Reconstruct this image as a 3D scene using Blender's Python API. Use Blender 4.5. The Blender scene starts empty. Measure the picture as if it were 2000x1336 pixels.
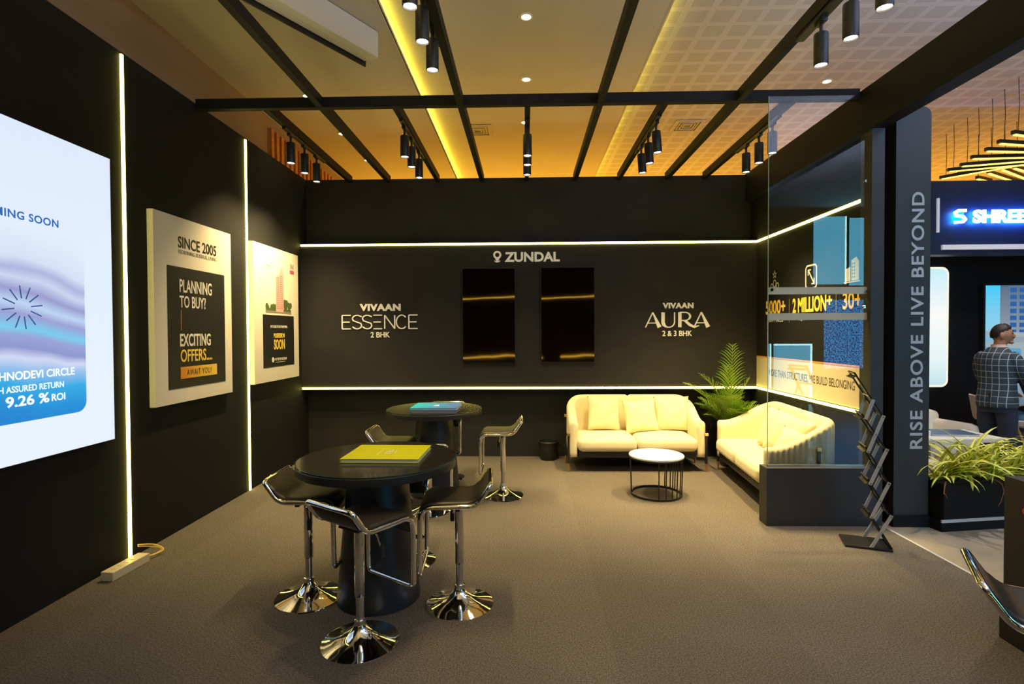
import bpy, bmesh, math, random
from mathutils import Vector, Matrix, noise
PI = math.pi
sc = bpy.context.scene
COL = sc.collection
random.seed(7)

# ------------------------------------------------------------ camera
def make_camera():
    y, p, r = .0247, -.0181, -.0049
    R = Vector((math.cos(y), math.sin(y), 0)); F = Vector((-math.sin(y), math.cos(y), 0)); Z = Vector((0, 0, 1))
    Fw = F * math.cos(p) + Z * math.sin(p); U = Z * math.cos(p) - F * math.sin(p)
    R2 = R * math.cos(r) + U * math.sin(r); U2 = U * math.cos(r) - R * math.sin(r)
    cd = bpy.data.cameras.new('camera'); cam = bpy.data.objects.new('camera', cd); COL.objects.link(cam)
    cd.sensor_width = 36; cd.lens = 1040.23 / 2000 * 36; cd.clip_start = .05; cd.clip_end = 100
    B = -Fw
    cam.matrix_world = Matrix(((R2.x, U2.x, B.x, 0), (R2.y, U2.y, B.y, 0), (R2.z, U2.z, B.z, 1.65), (0, 0, 0, 1)))
    sc.camera = cam
make_camera()
sc.view_settings.view_transform = 'Standard'; sc.view_settings.look = 'None'
sc.view_settings.gamma = 1; sc.view_settings.exposure = 0.0; sc.view_settings.use_curve_mapping = False
sc.cycles.use_denoising = True; sc.cycles.max_bounces = 8; sc.cycles.sample_clamp_indirect = 6
sc.cycles.caustics_reflective = False; sc.cycles.caustics_refractive = False

# ------------------------------------------------------------ world and hall light
w = bpy.data.worlds.new('hall_air'); sc.world = w; w.use_nodes = True
w.node_tree.nodes['Background'].inputs[0].default_value = (.9, .72, .5, 1)
w.node_tree.nodes['Background'].inputs[1].default_value = .03

def area(name, loc, aim, sx, sy, power, col):
    d = bpy.data.lights.new(name, 'AREA'); d.shape = 'RECTANGLE'; d.size = sx; d.size_y = sy; d.energy = power; d.color = col
    o = bpy.data.objects.new(name, d); COL.objects.link(o); o.location = loc
    o.rotation_euler = (Vector(aim) - Vector(loc)).to_track_quat('-Z', 'Y').to_euler(); return o
# orange fills added out of view, standing for neighbouring stands' light on the ceiling
area('far_ceiling_fill', (0, 10.6, 2.9), (0, 9.6, 4.5), 9, 3, 215, (1, .47, .03))
area('right_ceiling_fill', (8.5, 10.0, 3.0), (7.5, 9.0, 4.6), 6, 3, 150, (1, .44, .04))
# unseen fill lights added to colour the near ceiling and warm the floor
area('near_ceiling_fill', (-.8, .2, 2.9), (-.8, .2, 4.5), 3.2, 3.4, 58, (1, .72, .28))  # added upward fill, turns the near ceiling golden
area('cool_ceiling_fill', (4.0, 1.0, 3.1), (4.0, 1.1, 4.7), 2.4, 2.4, 330, (.50, .64, 1))  # added upward fill, cools the ceiling at upper right
area('overhead_fill', (1.6, -.6, 4.2), (.6, 3.0, 0), 2.0, 1.0, 34, (1, .84, .64))  # added downward fill, no fixture modelled

# ------------------------------------------------------------ materials
def new_mat(name):
    m = bpy.data.materials.new(name); m.use_nodes = True
    return m, m.node_tree.nodes, m.node_tree.links, m.node_tree.nodes['Principled BSDF']
def mat(name, col, rough=.5, metal=0, emit=None, es=0, noise_s=0, noise_a=0, bump=0, bump_s=50, spec=.5, tint=None, sheen=0, coat=0, coords='Object'):
    m, N, L, b = new_mat(name)
    b.inputs['Base Color'].default_value = (*col, 1); b.inputs['Roughness'].default_value = rough
    b.inputs['Metallic'].default_value = metal; b.inputs['Specular IOR Level'].default_value = spec
    if tint: b.inputs['Specular Tint'].default_value = (*tint, 1)
    if emit: b.inputs['Emission Color'].default_value = (*emit, 1); b.inputs['Emission Strength'].default_value = es
    if sheen: b.inputs['Sheen Weight'].default_value = sheen
    if coat: b.inputs['Coat Weight'].default_value = coat; b.inputs['Coat Roughness'].default_value = .05
    tc = None
    if noise_a or bump:
        tc = N.new('ShaderNodeTexCoord')
    if noise_a:
        n = N.new('ShaderNodeTexNoise'); n.inputs['Scale'].default_value = noise_s; n.inputs['Detail'].default_value = 6
        L.new(tc.outputs[coords], n.inputs['Vector'])
        r = N.new('ShaderNodeValToRGB')
        r.color_ramp.elements[0].position = .3; r.color_ramp.elements[1].position = .7
        r.color_ramp.elements[0].color = (*[c * (1 - noise_a) for c in col], 1)
        r.color_ramp.elements[1].color = (*[min(1, c * (1 + noise_a)) for c in col], 1)
        L.new(n.outputs['Fac'], r.inputs['Fac']); L.new(r.outputs['Color'], b.inputs['Base Color'])
    if bump:
        n2 = N.new('ShaderNodeTexNoise'); n2.inputs['Scale'].default_value = bump_s; n2.inputs['Detail'].default_value = 4
        L.new(tc.outputs[coords], n2.inputs['Vector'])
        bp = N.new('ShaderNodeBump'); bp.inputs['Strength'].default_value = bump; bp.inputs['Distance'].default_value = .01
        L.new(n2.outputs['Fac'], bp.inputs['Height']); L.new(bp.outputs['Normal'], b.inputs['Normal'])
    return m
def emis(name, col, s):
    m = bpy.data.materials.new(name); m.use_nodes = True; N = m.node_tree.nodes; N.clear()
    e = N.new('ShaderNodeEmission'); e.inputs[0].default_value = (*col, 1); e.inputs[1].default_value = s
    o = N.new('ShaderNodeOutputMaterial'); m.node_tree.links.new(e.outputs[0], o.inputs[0]); return m
def math_node(N, L, op, a, b=None, c=None):
    n = N.new('ShaderNodeMath'); n.operation = op
    for i, v in enumerate((a, b, c)):
        if v is None: continue
        if isinstance(v, (int, float)): n.inputs[i].default_value = v
        else: L.new(v, n.inputs[i])
    return n.outputs[0]

M = {}
M['wall'] = mat('charcoal_paint', (.024, .0232, .022), .7, spec=.25, noise_s=3, noise_a=.12, bump=.05, bump_s=40)
M['wall_side'] = mat('black_paint', (.0115, .0115, .012), .75, spec=.2, noise_s=2, noise_a=.12)
M['beam'] = mat('black_beam_paint', (.0085, .0085, .0095), .6, spec=.2, noise_s=8, noise_a=.15)
M['pillar'] = mat('slate_paint', (.030, .030, .031), .55, noise_s=3, noise_a=.08)
M['ceil'] = mat('ceiling_paint', (.62, .58, .52), .8, noise_s=1.5, noise_a=.04)
M['hallwall'] = mat('brown_hall_paint', (.30, .22, .15), .8, noise_s=1.5, noise_a=.05)
M['slat'] = mat('orange_wood_slats', (.5, .2, .05), .5, noise_s=12, noise_a=.2)
M['led'] = emis('led_strip_diffuser', (1, .84, .16), 13)
M['cove'] = emis('cove_led', (1, .78, .05), 42); M['cove_dim'] = emis('cove_led_right', (1, .78, .05), 20)
M['lens'] = emis('lamp_lens', (1, .88, .66), 14)
M['down'] = emis('downlight_lens', (1, .86, .5), 10)
M['chrome'] = mat('chrome', (.86, .86, .86), .06, 1)
M['brushed'] = mat('satin_steel', (.6, .6, .58), .28, 1)
M['leather'] = mat('black_leather', (.022, .018, .015), .38, bump=.15, bump_s=160)
M['blackplastic'] = mat('black_plastic', (.015, .015, .015), .4)
M['blackmetal'] = mat('black_metal', (.012, .012, .013), .4)
M['tablepaint'] = mat('black_table_laminate', (.018, .018, .02), .45, noise_s=5, noise_a=.1)
M['glasstop'] = mat('table_glass', (.014, .012, .010), .16, coat=.2)
M['glassedge'] = mat('green_glass_edge', (.02, .06, .035), .12)
M['velvet'] = mat('cream_fabric', (.80, .70, .44), .75, sheen=.3, bump=.08, bump_s=220, noise_s=6, noise_a=.03)
M['cushion'] = mat('cream_pillow_fabric', (.83, .72, .43), .7, sheen=.3, bump=.1, bump_s=200)
M['gold'] = mat('brass', (.9, .62, .18), .22, 1)
M['copper'] = mat('copper', (.75, .36, .16), .3, 1)
M['white'] = mat('white_laminate', (.82, .81, .78), .35)
M['board'] = mat('white_foam_board', (.80, .74, .62), .6)
M['ink'] = mat('black_ink', (.012, .012, .012), .5)
M['greyink'] = mat('grey_ink', (.25, .22, .18), .6)
M['printwhite'] = mat('white_print', (.82, .78, .70), .5)
M['orangeprint'] = mat('orange_print', (.9, .35, .04), .5)
M['signwhite'] = mat('acrylic_letters', (.86, .80, .66), .4, emit=(1, .88, .62), es=.16)
M['pillartext'] = mat('grey_vinyl_letters', (.50, .52, .56), .4)
M['grey_bar'] = mat('grey_powder_coat', (.42, .42, .42), .4)
M['cream_band'] = mat('cream_vinyl', (.72, .62, .44), .5)
M['orange_line'] = mat('orange_vinyl', (.75, .32, .05), .5)
M['green_cover'] = mat('lime_cover', (.66, .66, .005), .35)
M['blue_cover'] = None
M['pages'] = mat('paper_pages', (.8, .78, .72), .7)
M['soil'] = mat('soil', (.05, .03, .02), .9, noise_s=60, noise_a=.5)
M['stem'] = mat('palm_stem', (.25, .32, .06), .5)
M['dryleaf'] = mat('dry_leaf', (.3, .11, .04), .7)
M['tile'] = mat('beige_stone_tile', (.42, .36, .27), .22, noise_s=2.2, noise_a=.14)
M['trimwhite'] = mat('aluminium_trim', (.6, .6, .6), .35)
M['chairwhite'] = mat('white_shell_plastic', (.8, .8, .78), .35)
M['whitevinyl'] = mat('cream_vinyl_upholstery', (.78, .74, .64), .45)
M['wood'] = mat('beech_wood', (.5, .26, .09), .45, noise_s=18, noise_a=.2)
M['cardboard'] = mat('orange_cardboard', (.55, .22, .05), .7)
M['skin'] = mat('skin', (.42, .20, .12), .5)
M['hair'] = mat('black_hair', (.012, .009, .008), .5, bump=.4, bump_s=120)
M['trouser'] = mat('navy_trouser_cloth', (.018, .026, .055), .8, noise_s=9, noise_a=.2)
M['denim'] = mat('faded_denim', (.09, .16, .26), .8, noise_s=30, noise_a=.35)
M['shirtblue'] = mat('pale_blue_shirt', (.35, .5, .62), .7)
M['shirtpink'] = mat('pale_pink_shirt', (.75, .55, .5), .7)
M['shoe'] = mat('black_shoe', (.01, .01, .01), .3)
M['red'] = mat('red_plastic', (.7, .03, .02), .4)
M['cream_plastic'] = mat('cream_plastic', (.72, .62, .42), .4)
M['wire'] = mat('yellow_wire', (.75, .5, .12), .5)
M['tower'] = mat('pink_facade_print', (.75, .42, .36), .5)
M['treeprint'] = mat('tree_print', (.08, .12, .03), .6, noise_s=60, noise_a=.6)
M['magenta'] = mat('magenta_print', (.5, .1, .2), .5)
M['fasciawhite'] = mat('white_fascia_bar', (.8, .8, .85), .4, emit=(.85, .85, 1), es=.25)
M['sign_glow'] = emis('backlit_letters', (.55, .85, 1), 5)
M['halo'] = emis('blue_halo_led', (.0, .16, 1), 120)
M['tubelamp'] = emis('warm_tube', (1, .62, .10), 3.2)
M['cyanpanel'] = emis('cyan_lightbox', (.14, .62, .9), 8)
M['cyanedge'] = emis('cyan_lightbox_edge', (.5, .95, 1), 18)
M['fascia'] = mat('navy_fascia', (.012, .020, .060), .5)

def perforated():
    m, N, L, b = new_mat('perforated_gypsum')
    tc = N.new('ShaderNodeTexCoord'); sp = N.new('ShaderNodeSeparateXYZ'); L.new(tc.outputs['Object'], sp.inputs[0])
    def inside(o, pitch, frac):
        f = math_node(N, L, 'FRACT', math_node(N, L, 'DIVIDE', math_node(N, L, 'ADD', o, 50.0), pitch))
        return math_node(N, L, 'LESS_THAN', math_node(N, L, 'ABSOLUTE', math_node(N, L, 'SUBTRACT', f, .5)), frac / 2)
    def fr(o, pitch):
        f = math_node(N, L, 'FRACT', math_node(N, L, 'DIVIDE', math_node(N, L, 'ADD', o, 50.0), pitch))
        return math_node(N, L, 'SUBTRACT', f, .5)
    sq = math_node(N, L, 'MULTIPLY', inside(sp.outputs[0], .25, .76), inside(sp.outputs[1], .25, .76))
    dx, dy = fr(sp.outputs[0], .25 / 16), fr(sp.outputs[1], .25 / 16)
    rr = math_node(N, L, 'ADD', math_node(N, L, 'MULTIPLY', dx, dx), math_node(N, L, 'MULTIPLY', dy, dy))
    hole = math_node(N, L, 'MULTIPLY', math_node(N, L, 'LESS_THAN', rr, .085), sq)
    mx = N.new('ShaderNodeMix'); mx.data_type = 'RGBA'
    mx.inputs['A'].default_value = (.66, .62, .58, 1); mx.inputs['B'].default_value = (.24, .21, .19, 1)
    L.new(hole, mx.inputs['Factor']); L.new(mx.outputs['Result'], b.inputs['Base Color']); b.inputs['Roughness'].default_value = .85
    return m
M['perf'] = perforated()

def carpet():
    m, N, L, b = new_mat('grey_brown_carpet')
    tc = N.new('ShaderNodeTexCoord')
    n1 = N.new('ShaderNodeTexNoise'); n1.inputs['Scale'].default_value = 115; n1.inputs['Detail'].default_value = 5; n1.inputs['Roughness'].default_value = .8
    n2 = N.new('ShaderNodeTexNoise'); n2.inputs['Scale'].default_value = 1.1; n2.inputs['Detail'].default_value = 4
    for n in (n1, n2): L.new(tc.outputs['Object'], n.inputs['Vector'])
    r = N.new('ShaderNodeValToRGB'); r.color_ramp.elements[0].position = .36; r.color_ramp.elements[1].position = .64
    r.color_ramp.elements[0].color = (.045, .039, .034, 1); r.color_ramp.elements[1].color = (.225, .195, .165, 1)
    L.new(n1.outputs['Fac'], r.inputs['Fac'])
    sp = N.new('ShaderNodeSeparateXYZ'); L.new(tc.outputs['Object'], sp.inputs[0])
    st = math_node(N, L, 'FRACT', math_node(N, L, 'DIVIDE', math_node(N, L, 'ADD', sp.outputs[0], 50.55), 2.0))
    stp = math_node(N, L, 'LESS_THAN', st, .5)
    f = math_node(N, L, 'ADD', math_node(N, L, 'MULTIPLY', n2.outputs['Fac'], .4), math_node(N, L, 'ADD', math_node(N, L, 'MULTIPLY', stp, .07), .76))
    v = N.new('ShaderNodeVectorMath'); v.operation = 'SCALE'; L.new(r.outputs['Color'], v.inputs[0]); L.new(f, v.inputs['Scale'])
    L.new(v.outputs[0], b.inputs['Base Color']); b.inputs['Roughness'].default_value = .95; b.inputs['Specular IOR Level'].default_value = .1
    bp = N.new('ShaderNodeBump'); bp.inputs['Strength'].default_value = .5; bp.inputs['Distance'].default_value = .004
    L.new(n1.outputs['Fac'], bp.inputs['Height']); L.new(bp.outputs['Normal'], b.inputs['Normal'])
    return m
M['carpet'] = carpet()

def ramp_mat(name, axis, stops, rough=.4, es=0, coords='Generated', wave=None):
    m, N, L, b = new_mat(name)
    tc = N.new('ShaderNodeTexCoord'); sp = N.new('ShaderNodeSeparateXYZ'); L.new(tc.outputs[coords], sp.inputs[0])
    r = N.new('ShaderNodeValToRGB'); cr = r.color_ramp
    while len(cr.elements) < len(stops): cr.elements.new(.5)
    for e, (p, c) in zip(cr.elements, stops): e.position = p; e.color = (*c, 1)
    src = sp.outputs[axis]
    if wave:
        other, amp, sl = wave
        n = N.new('ShaderNodeTexNoise'); n.inputs['Scale'].default_value = 2.2; n.inputs['Detail'].default_value = 1; L.new(tc.outputs[coords], n.inputs['Vector'])
        src = math_node(N, L, 'ADD', src, math_node(N, L, 'ADD', math_node(N, L, 'MULTIPLY', math_node(N, L, 'SUBTRACT', n.outputs['Fac'], .5), amp), math_node(N, L, 'MULTIPLY', math_node(N, L, 'SUBTRACT', sp.outputs[other], .5), sl)))
    L.new(src, r.inputs['Fac'])
    if es:
        b.inputs['Base Color'].default_value = (.02, .02, .02, 1)
        L.new(r.outputs['Color'], b.inputs['Emission Color']); b.inputs['Emission Strength'].default_value = es
    else: L.new(r.outputs['Color'], b.inputs['Base Color'])
    b.inputs['Roughness'].default_value = rough
    return m
M['blue_cover'] = ramp_mat('blue_gradient_cover', 0, [(0, (.0, .38, .62)), (.5, (.02, .22, .62)), (1, (.05, .13, .50))], .3)
M['orange_grad'] = ramp_mat('orange_gradient_print', 1, [(0, (.8, .22, .03)), (.45, (.95, .48, .05)), (1, (.98, .66, .08))], .5)
M['gold_grad'] = ramp_mat('gold_gradient_print', 1, [(0, (.7, .25, .02)), (1, (.9, .62, .08))], .5)
M['screen_white'] = ramp_mat('led_wall_white', 2, [(0, (.80, .88, .98)), (.5, (.76, .86, .98)), (1, (.72, .82, .97))], .4, es=1.0)
M['inset'] = ramp_mat('led_wall_picture', 2, [(0, (.0, .22, .66)), (.1, (.0, .27, .70)), (.2, (.02, .40, .78)), (.28, (.30, .52, .85)), (.33, (.62, .68, .90)), (.38, (.25, .30, .62)), (.44, (.30, .36, .68)), (.48, (.18, .60, .86)), (.55, (.32, .34, .66)), (.6, (.50, .66, .90)), (.66, (.30, .32, .62)), (.72, (.58, .66, .88)), (.77, (.40, .45, .72)), (.83, (.66, .74, .92)), (1, (.74, .83, .97))], .4, es=1.0, wave=(1, .14, .12))
M['screentext_blue'] = emis('screen_blue_text', (.03, .14, .48), 1)
M['screentext_white'] = emis('screen_white_text', (.9, .96, 1), 1.1)
M['screentext_dark'] = emis('screen_dark_lines', (.04, .09, .25), 1)
M['tvscene_sky'] = ramp_mat('screen_sky', 2, [(0, (.03, .10, .2)), (.25, (.1, .32, .5)), (.5, (.25, .55, .72)), (1, (.05, .55, .85))], .4, es=1.1)
M['tvscene_b'] = ramp_mat('screen_tower_facade', 2, [(0, (.3, .36, .42)), (1, (.10, .16, .25))], .4, es=1)
M['tvscene_b2'] = emis('screen_tower_windows', (.03, .12, .38), 1)
M['tvscene_w'] = emis('screen_road_deck', (.34, .42, .45), 1)
M['whitelightbox'] = ramp_mat('white_lightbox_face', 2, [(0, (.55, .8, .85)), (.2, (.8, .95, .95)), (.6, (1, 1, .98)), (1, (.6, .9, .98))], .4, es=.95)
M['lightbox_rim'] = emis('lightbox_rim', (1, .93, .75), 1.0)

def noisy_blue():
    m = bpy.data.materials.new('blue_led_wall'); m.use_nodes = True; N = m.node_tree.nodes; L = m.node_tree.links; N.clear()
    tc = N.new('ShaderNodeTexCoord'); n = N.new('ShaderNodeTexNoise'); n.inputs['Scale'].default_value = 28; n.inputs['Detail'].default_value = 6
    L.new(tc.outputs['Object'], n.inputs['Vector'])
    r = N.new('ShaderNodeValToRGB'); r.color_ramp.elements[0].position = .42; r.color_ramp.elements[1].position = .62
    r.color_ramp.elements[0].color = (0, .02, .2, 1); r.color_ramp.elements[1].color = (.03, .45, 1, 1)
    L.new(n.outputs['Fac'], r.inputs['Fac']); e = N.new('ShaderNodeEmission'); e.inputs[1].default_value = 10
    L.new(r.outputs[0], e.inputs[0]); o = N.new('ShaderNodeOutputMaterial'); L.new(e.outputs[0], o.inputs[0]); return m
M['bluewall'] = noisy_blue()

def tvglass():
    m, N, L, b = new_mat('glossy_screen')
    b.inputs['Base Color'].default_value = (.004, .002, .002, 1); b.inputs['Roughness'].default_value = .035
    b.inputs['Specular IOR Level'].default_value = .5; b.inputs['Specular Tint'].default_value = (1, .62, .32, 1); b.inputs['IOR'].default_value = 1.7
    tc = N.new('ShaderNodeTexCoord'); n = N.new('ShaderNodeTexNoise'); n.inputs['Scale'].default_value = 2.6; n.inputs['Detail'].default_value = 0
    L.new(tc.outputs['Object'], n.inputs['Vector'])
    bp = N.new('ShaderNodeBump'); bp.inputs['Strength'].default_value = .3; bp.inputs['Distance'].default_value = .006
    L.new(n.outputs['Fac'], bp.inputs['Height']); L.new(bp.outputs['Normal'], b.inputs['Normal']); return m
M['tv'] = tvglass()
def glass():
    m = bpy.data.materials.new('clear_glass'); m.use_nodes = True; N = m.node_tree.nodes; L = m.node_tree.links; N.clear()
    t = N.new('ShaderNodeBsdfTransparent'); t.inputs[0].default_value = (.93, .96, .95, 1)
    g = N.new('ShaderNodeBsdfGlossy'); g.inputs['Roughness'].default_value = 0.0; g.inputs['Color'].default_value = (1, 1, 1, 1)
    f = N.new('ShaderNodeFresnel'); f.inputs['IOR'].default_value = 1.55
    mx = N.new('ShaderNodeMixShader'); L.new(f.outputs[0], mx.inputs[0]); L.new(t.outputs[0], mx.inputs[1]); L.new(g.outputs[0], mx.inputs[2])
    o = N.new('ShaderNodeOutputMaterial'); L.new(mx.outputs[0], o.inputs[0]); return m
M['glass'] = glass()
M['glassrim'] = mat('glass_polished_edge', (.35, .42, .30), .15, emit=(.6, .65, .3), es=.0)
M['frost'] = mat('frosted_strip', (.60, .54, .38), .6)

def plaid():
    m, N, L, b = new_mat('windowpane_check_wool')
    tc = N.new('ShaderNodeTexCoord'); sp = N.new('ShaderNodeSeparateXYZ'); L.new(tc.outputs['Object'], sp.inputs[0])
    def line(o, pitch, wd):
        f = math_node(N, L, 'FRACT', math_node(N, L, 'DIVIDE', math_node(N, L, 'ADD', o, 10.0), pitch))
        return math_node(N, L, 'LESS_THAN', f, wd)
    a = line(sp.outputs[0], .058, .09); c = line(sp.outputs[2], .07, .075)
    s = math_node(N, L, 'MAXIMUM', a, c)
    mx = N.new('ShaderNodeMix'); mx.data_type = 'RGBA'
    mx.inputs['A'].default_value = (.032, .052, .080, 1); mx.inputs['B'].default_value = (.40, .46, .52, 1)
    L.new(s, mx.inputs['Factor']); L.new(mx.outputs['Result'], b.inputs['Base Color']); b.inputs['Roughness'].default_value = .85
    return m
M['plaid'] = plaid()

def leaf_mat(name, edge, mid, wid):
    m, N, L, b = new_mat(name)
    tc = N.new('ShaderNodeTexCoord'); sp = N.new('ShaderNodeSeparateXYZ'); L.new(tc.outputs['UV'], sp.inputs[0])
    d = math_node(N, L, 'ABSOLUTE', math_node(N, L, 'SUBTRACT', sp.outputs[0], .5))
    r = N.new('ShaderNodeValToRGB'); r.color_ramp.elements[0].position = wid; r.color_ramp.elements[1].position = wid + .06
    r.color_ramp.elements[0].color = (*mid, 1); r.color_ramp.elements[1].color = (*edge, 1)
    L.new(d, r.inputs['Fac']); L.new(r.outputs[0], b.inputs['Base Color']); b.inputs['Roughness'].default_value = .45
    return m
M['palm'] = leaf_mat('palm_leaf', (.15, .29, .02), (.30, .44, .04), .06)
M['spider'] = leaf_mat('striped_leaf', (.16, .34, .03), (.80, .78, .10), .36)

# ------------------------------------------------------------ mesh helpers
def fillet(pts, r, n=5, closed=False):
    out = []; P = [Vector(p) for p in pts]; k = len(P)
    for i, p in enumerate(P):
        if not closed and i in (0, k - 1): out.append(p); continue
        a, c = P[(i - 1) % k], P[(i + 1) % k]; da, dc = a - p, c - p
        rr = r[i] if isinstance(r, (list, tuple)) else r
        rr = min(rr, da.length * .49, dc.length * .49)
        s, e = p + da.normalized() * rr, p + dc.normalized() * rr
        for j in range(n + 1):
            t = j / n; out.append(s * (1 - t) ** 2 + p * 2 * t * (1 - t) + e * t * t)
    return out

class MB:
    def __init__(self): self.b = bmesh.new(); self.uv = None
    def face(self, vs):
        try: return self.b.faces.new(vs)
        except ValueError: return None
    def box(self, x0, x1, y0, y1, z0, z1, mx=None):
        v = [self.b.verts.new(Vector((x, y, z)) if mx is None else mx @ Vector((x, y, z))) for z in (z0, z1) for y in (y0, y1) for x in (x0, x1)]
        for f in ((0, 2, 3, 1), (4, 5, 7, 6), (0, 1, 5, 4), (2, 6, 7, 3), (0, 4, 6, 2), (1, 3, 7, 5)): self.face([v[i] for i in f])
        return self
    def prism(self, poly, z0, z1, mx=None):
        a = []; c = []
        for (x, y) in poly:
            p, q = Vector((x, y, z0)), Vector((x, y, z1))
            if mx is not None: p, q = mx @ p, mx @ q
            a.append(self.b.verts.new(p)); c.append(self.b.verts.new(q))
        n = len(poly); self.face(a[::-1]); self.face(c)
        for i in range(n): self.face([a[i], a[(i + 1) % n], c[(i + 1) % n], c[i]])
        return self
    def loft(self, rings, caps=True, closed=False):
        R = [[self.b.verts.new(p) for p in ring] for ring in rings]; n = len(R[0])
        m = len(R)
        for i in range(m if closed else m - 1):
            A, B = R[i], R[(i + 1) % m]
            for j in range(n): self.face([A[j], A[(j + 1) % n], B[(j + 1) % n], B[j]])
        if caps and not closed: self.face(R[0][::-1]); self.face(R[-1])
        return self
    def tube(self, pts, r, seg=8, closed=False, flat=1.0, flat_axis=None):
        P = [Vector(p) for p in pts]; n = len(P); rings = []; prev = None
        for i, p in enumerate(P):
            if closed: t = (P[(i + 1) % n] - P[i - 1])
            else: t = P[min(i + 1, n - 1)] - P[max(i - 1, 0)]
            t = t.normalized() if t.length > 1e-9 else Vector((0, 0, 1))
            if prev is None:
                ref = Vector((0, 0, 1)) if abs(t.z) < .9 else Vector((1, 0, 0)); u = ref.cross(t).normalized()
            else:
                u = prev - t * prev.dot(t); u = u.normalized() if u.length > 1e-6 else prev
            prev = u; v = t.cross(u); rr = r[i] if isinstance(r, (list, tuple)) else r
            rings.append([p + (u * math.cos(a) + v * math.sin(a)) * rr for a in [2 * PI * j / seg for j in range(seg)]])
        return self.loft(rings, True, closed)
    def lathe(self, prof, seg=32, c=(0, 0, 0), cap=True):
        c = Vector(c); rings = []
        for (r, z) in prof: rings.append([c + Vector((max(r, 1e-5) * math.cos(a), max(r, 1e-5) * math.sin(a), z)) for a in [2 * PI * j / seg for j in range(seg)]])
        return self.loft(rings, cap)
    def rbox(self, sx, sy, sz, r, mx=None, cuts=6, crown=0, f=None):
        b2 = bmesh.new(); bmesh.ops.create_cube(b2, size=2)
        bmesh.ops.subdivide_edges(b2, edges=b2.edges[:], cuts=cuts, use_grid_fill=True)
        h = Vector((sx / 2, sy / 2, sz / 2)); rr = min(r, *h)
        for v in b2.verts:
            q = Vector([math.copysign(min(1, abs(c)) ** 0.75, c) * hh for c, hh in zip(v.co, h)])
            inner = Vector([max(-hh + rr, min(hh - rr, c)) for c, hh in zip(q, h)]); d = q - inner
            p = inner + (d.normalized() * rr if d.length > 1e-9 else d)
            if crown: 
                k = max(0, 1 - (p.x / h.x) ** 2) * max(0, 1 - (p.y / h.y) ** 2); p.z += crown * k * (1 if p.z > 0 else -.2)
            if f: p = f(p)
            v.co = mx @ p if mx is not None else p
        me = bpy.data.meshes.new('t'); b2.to_mesh(me); b2.free(); self.b.from_mesh(me); bpy.data.meshes.remove(me); return self
    def ellipsoid(self, c, r, mx=None, u=16, v=12, f=None):
        b2 = bmesh.new(); bmesh.ops.create_uvsphere(b2, u_segments=u, v_segments=v, radius=1)
        for w_ in b2.verts:
            p = Vector((w_.co.x * r[0], w_.co.y * r[1], w_.co.z * r[2]))
            if f: p = f(p)
            p = p + Vector(c); w_.co = mx @ p if mx is not None else p
        me = bpy.data.meshes.new('t'); b2.to_mesh(me); b2.free(); self.b.from_mesh(me); bpy.data.meshes.remove(me); return self
    def ribbon(self, pts, widths, side):
        if self.uv is None: self.uv = self.b.loops.layers.uv.new('UVMap')
        P = [Vector(p) for p in pts]; n = len(P); rows = []
        for i, p in enumerate(P):
            t = (P[min(i + 1, n - 1)] - P[max(i - 1, 0)]).normalized(); s = side - t * side.dot(t)
            s = s.normalized() if s.length > 1e-6 else side; up = t.cross(s)
            w_ = widths[i]; rows.append([self.b.verts.new(p - s * w_), self.b.verts.new(p - up * w_ * .35), self.b.verts.new(p + s * w_)])
        for i in range(n - 1):
            for j in range(2):
                f = self.face([rows[i][j], rows[i][j + 1], rows[i + 1][j + 1], rows[i + 1][j]])
                if f:
                    for lp, uvv in zip(f.loops, ((j / 2, i / n), ((j + 1) / 2, i / n), ((j + 1) / 2, (i + 1) / n), (j / 2, (i + 1) / n))): lp[self.uv].uv = uvv
        return self
    def build(self, name, m, parent=None, smooth=False, bevel=0, seg=2, clean=True, label=None):
        if clean and self.uv is None: bmesh.ops.recalc_face_normals(self.b, faces=self.b.faces)
        me = bpy.data.meshes.new(name); self.b.to_mesh(me); self.b.free()
        me.materials.append(M[m] if isinstance(m, str) else m)
        o = bpy.data.objects.new(name, me); COL.objects.link(o)
        if smooth:
            for p in me.polygons: p.use_smooth = True
            if smooth != 'all':
                try: me.set_sharp_from_angle(angle=math.radians(40))
                except Exception: pass
        if bevel:
            bv = o.modifiers.new('bevel', 'BEVEL'); bv.width = bevel; bv.segments = seg; bv.limit_method = 'ANGLE'; bv.angle_limit = .6
        if parent: o.parent = parent
        if label: o['label'] = label
        return o

def tag(o, label=None, cat=None, group=None, kind=None):
    if label: o['label'] = label
    if cat: o['category'] = cat
    if group: o['group'] = group
    if kind: o['kind'] = kind
    return o
def struct(o): o['kind'] = 'structure'; return o
def thing(name, label, cat, loc=(0, 0, 0), rz=0, group=None):
    o = bpy.data.objects.new(name, None); COL.objects.link(o); o.location = loc; o.rotation_euler = (0, 0, rz); o.empty_display_size = .1
    return tag(o, label, cat, group)
def copy_tree(o, loc, rz=None, label=None):
    c = o.copy(); COL.objects.link(c); c.location = loc
    if rz is not None: c.rotation_euler = (0, 0, rz)
    if label: c['label'] = label
    def rec(src, dst):
        for ch in list(src.children):
            d = ch.copy(); COL.objects.link(d); d.parent = dst; rec(ch, d)
    rec(o, c); return c

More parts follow.
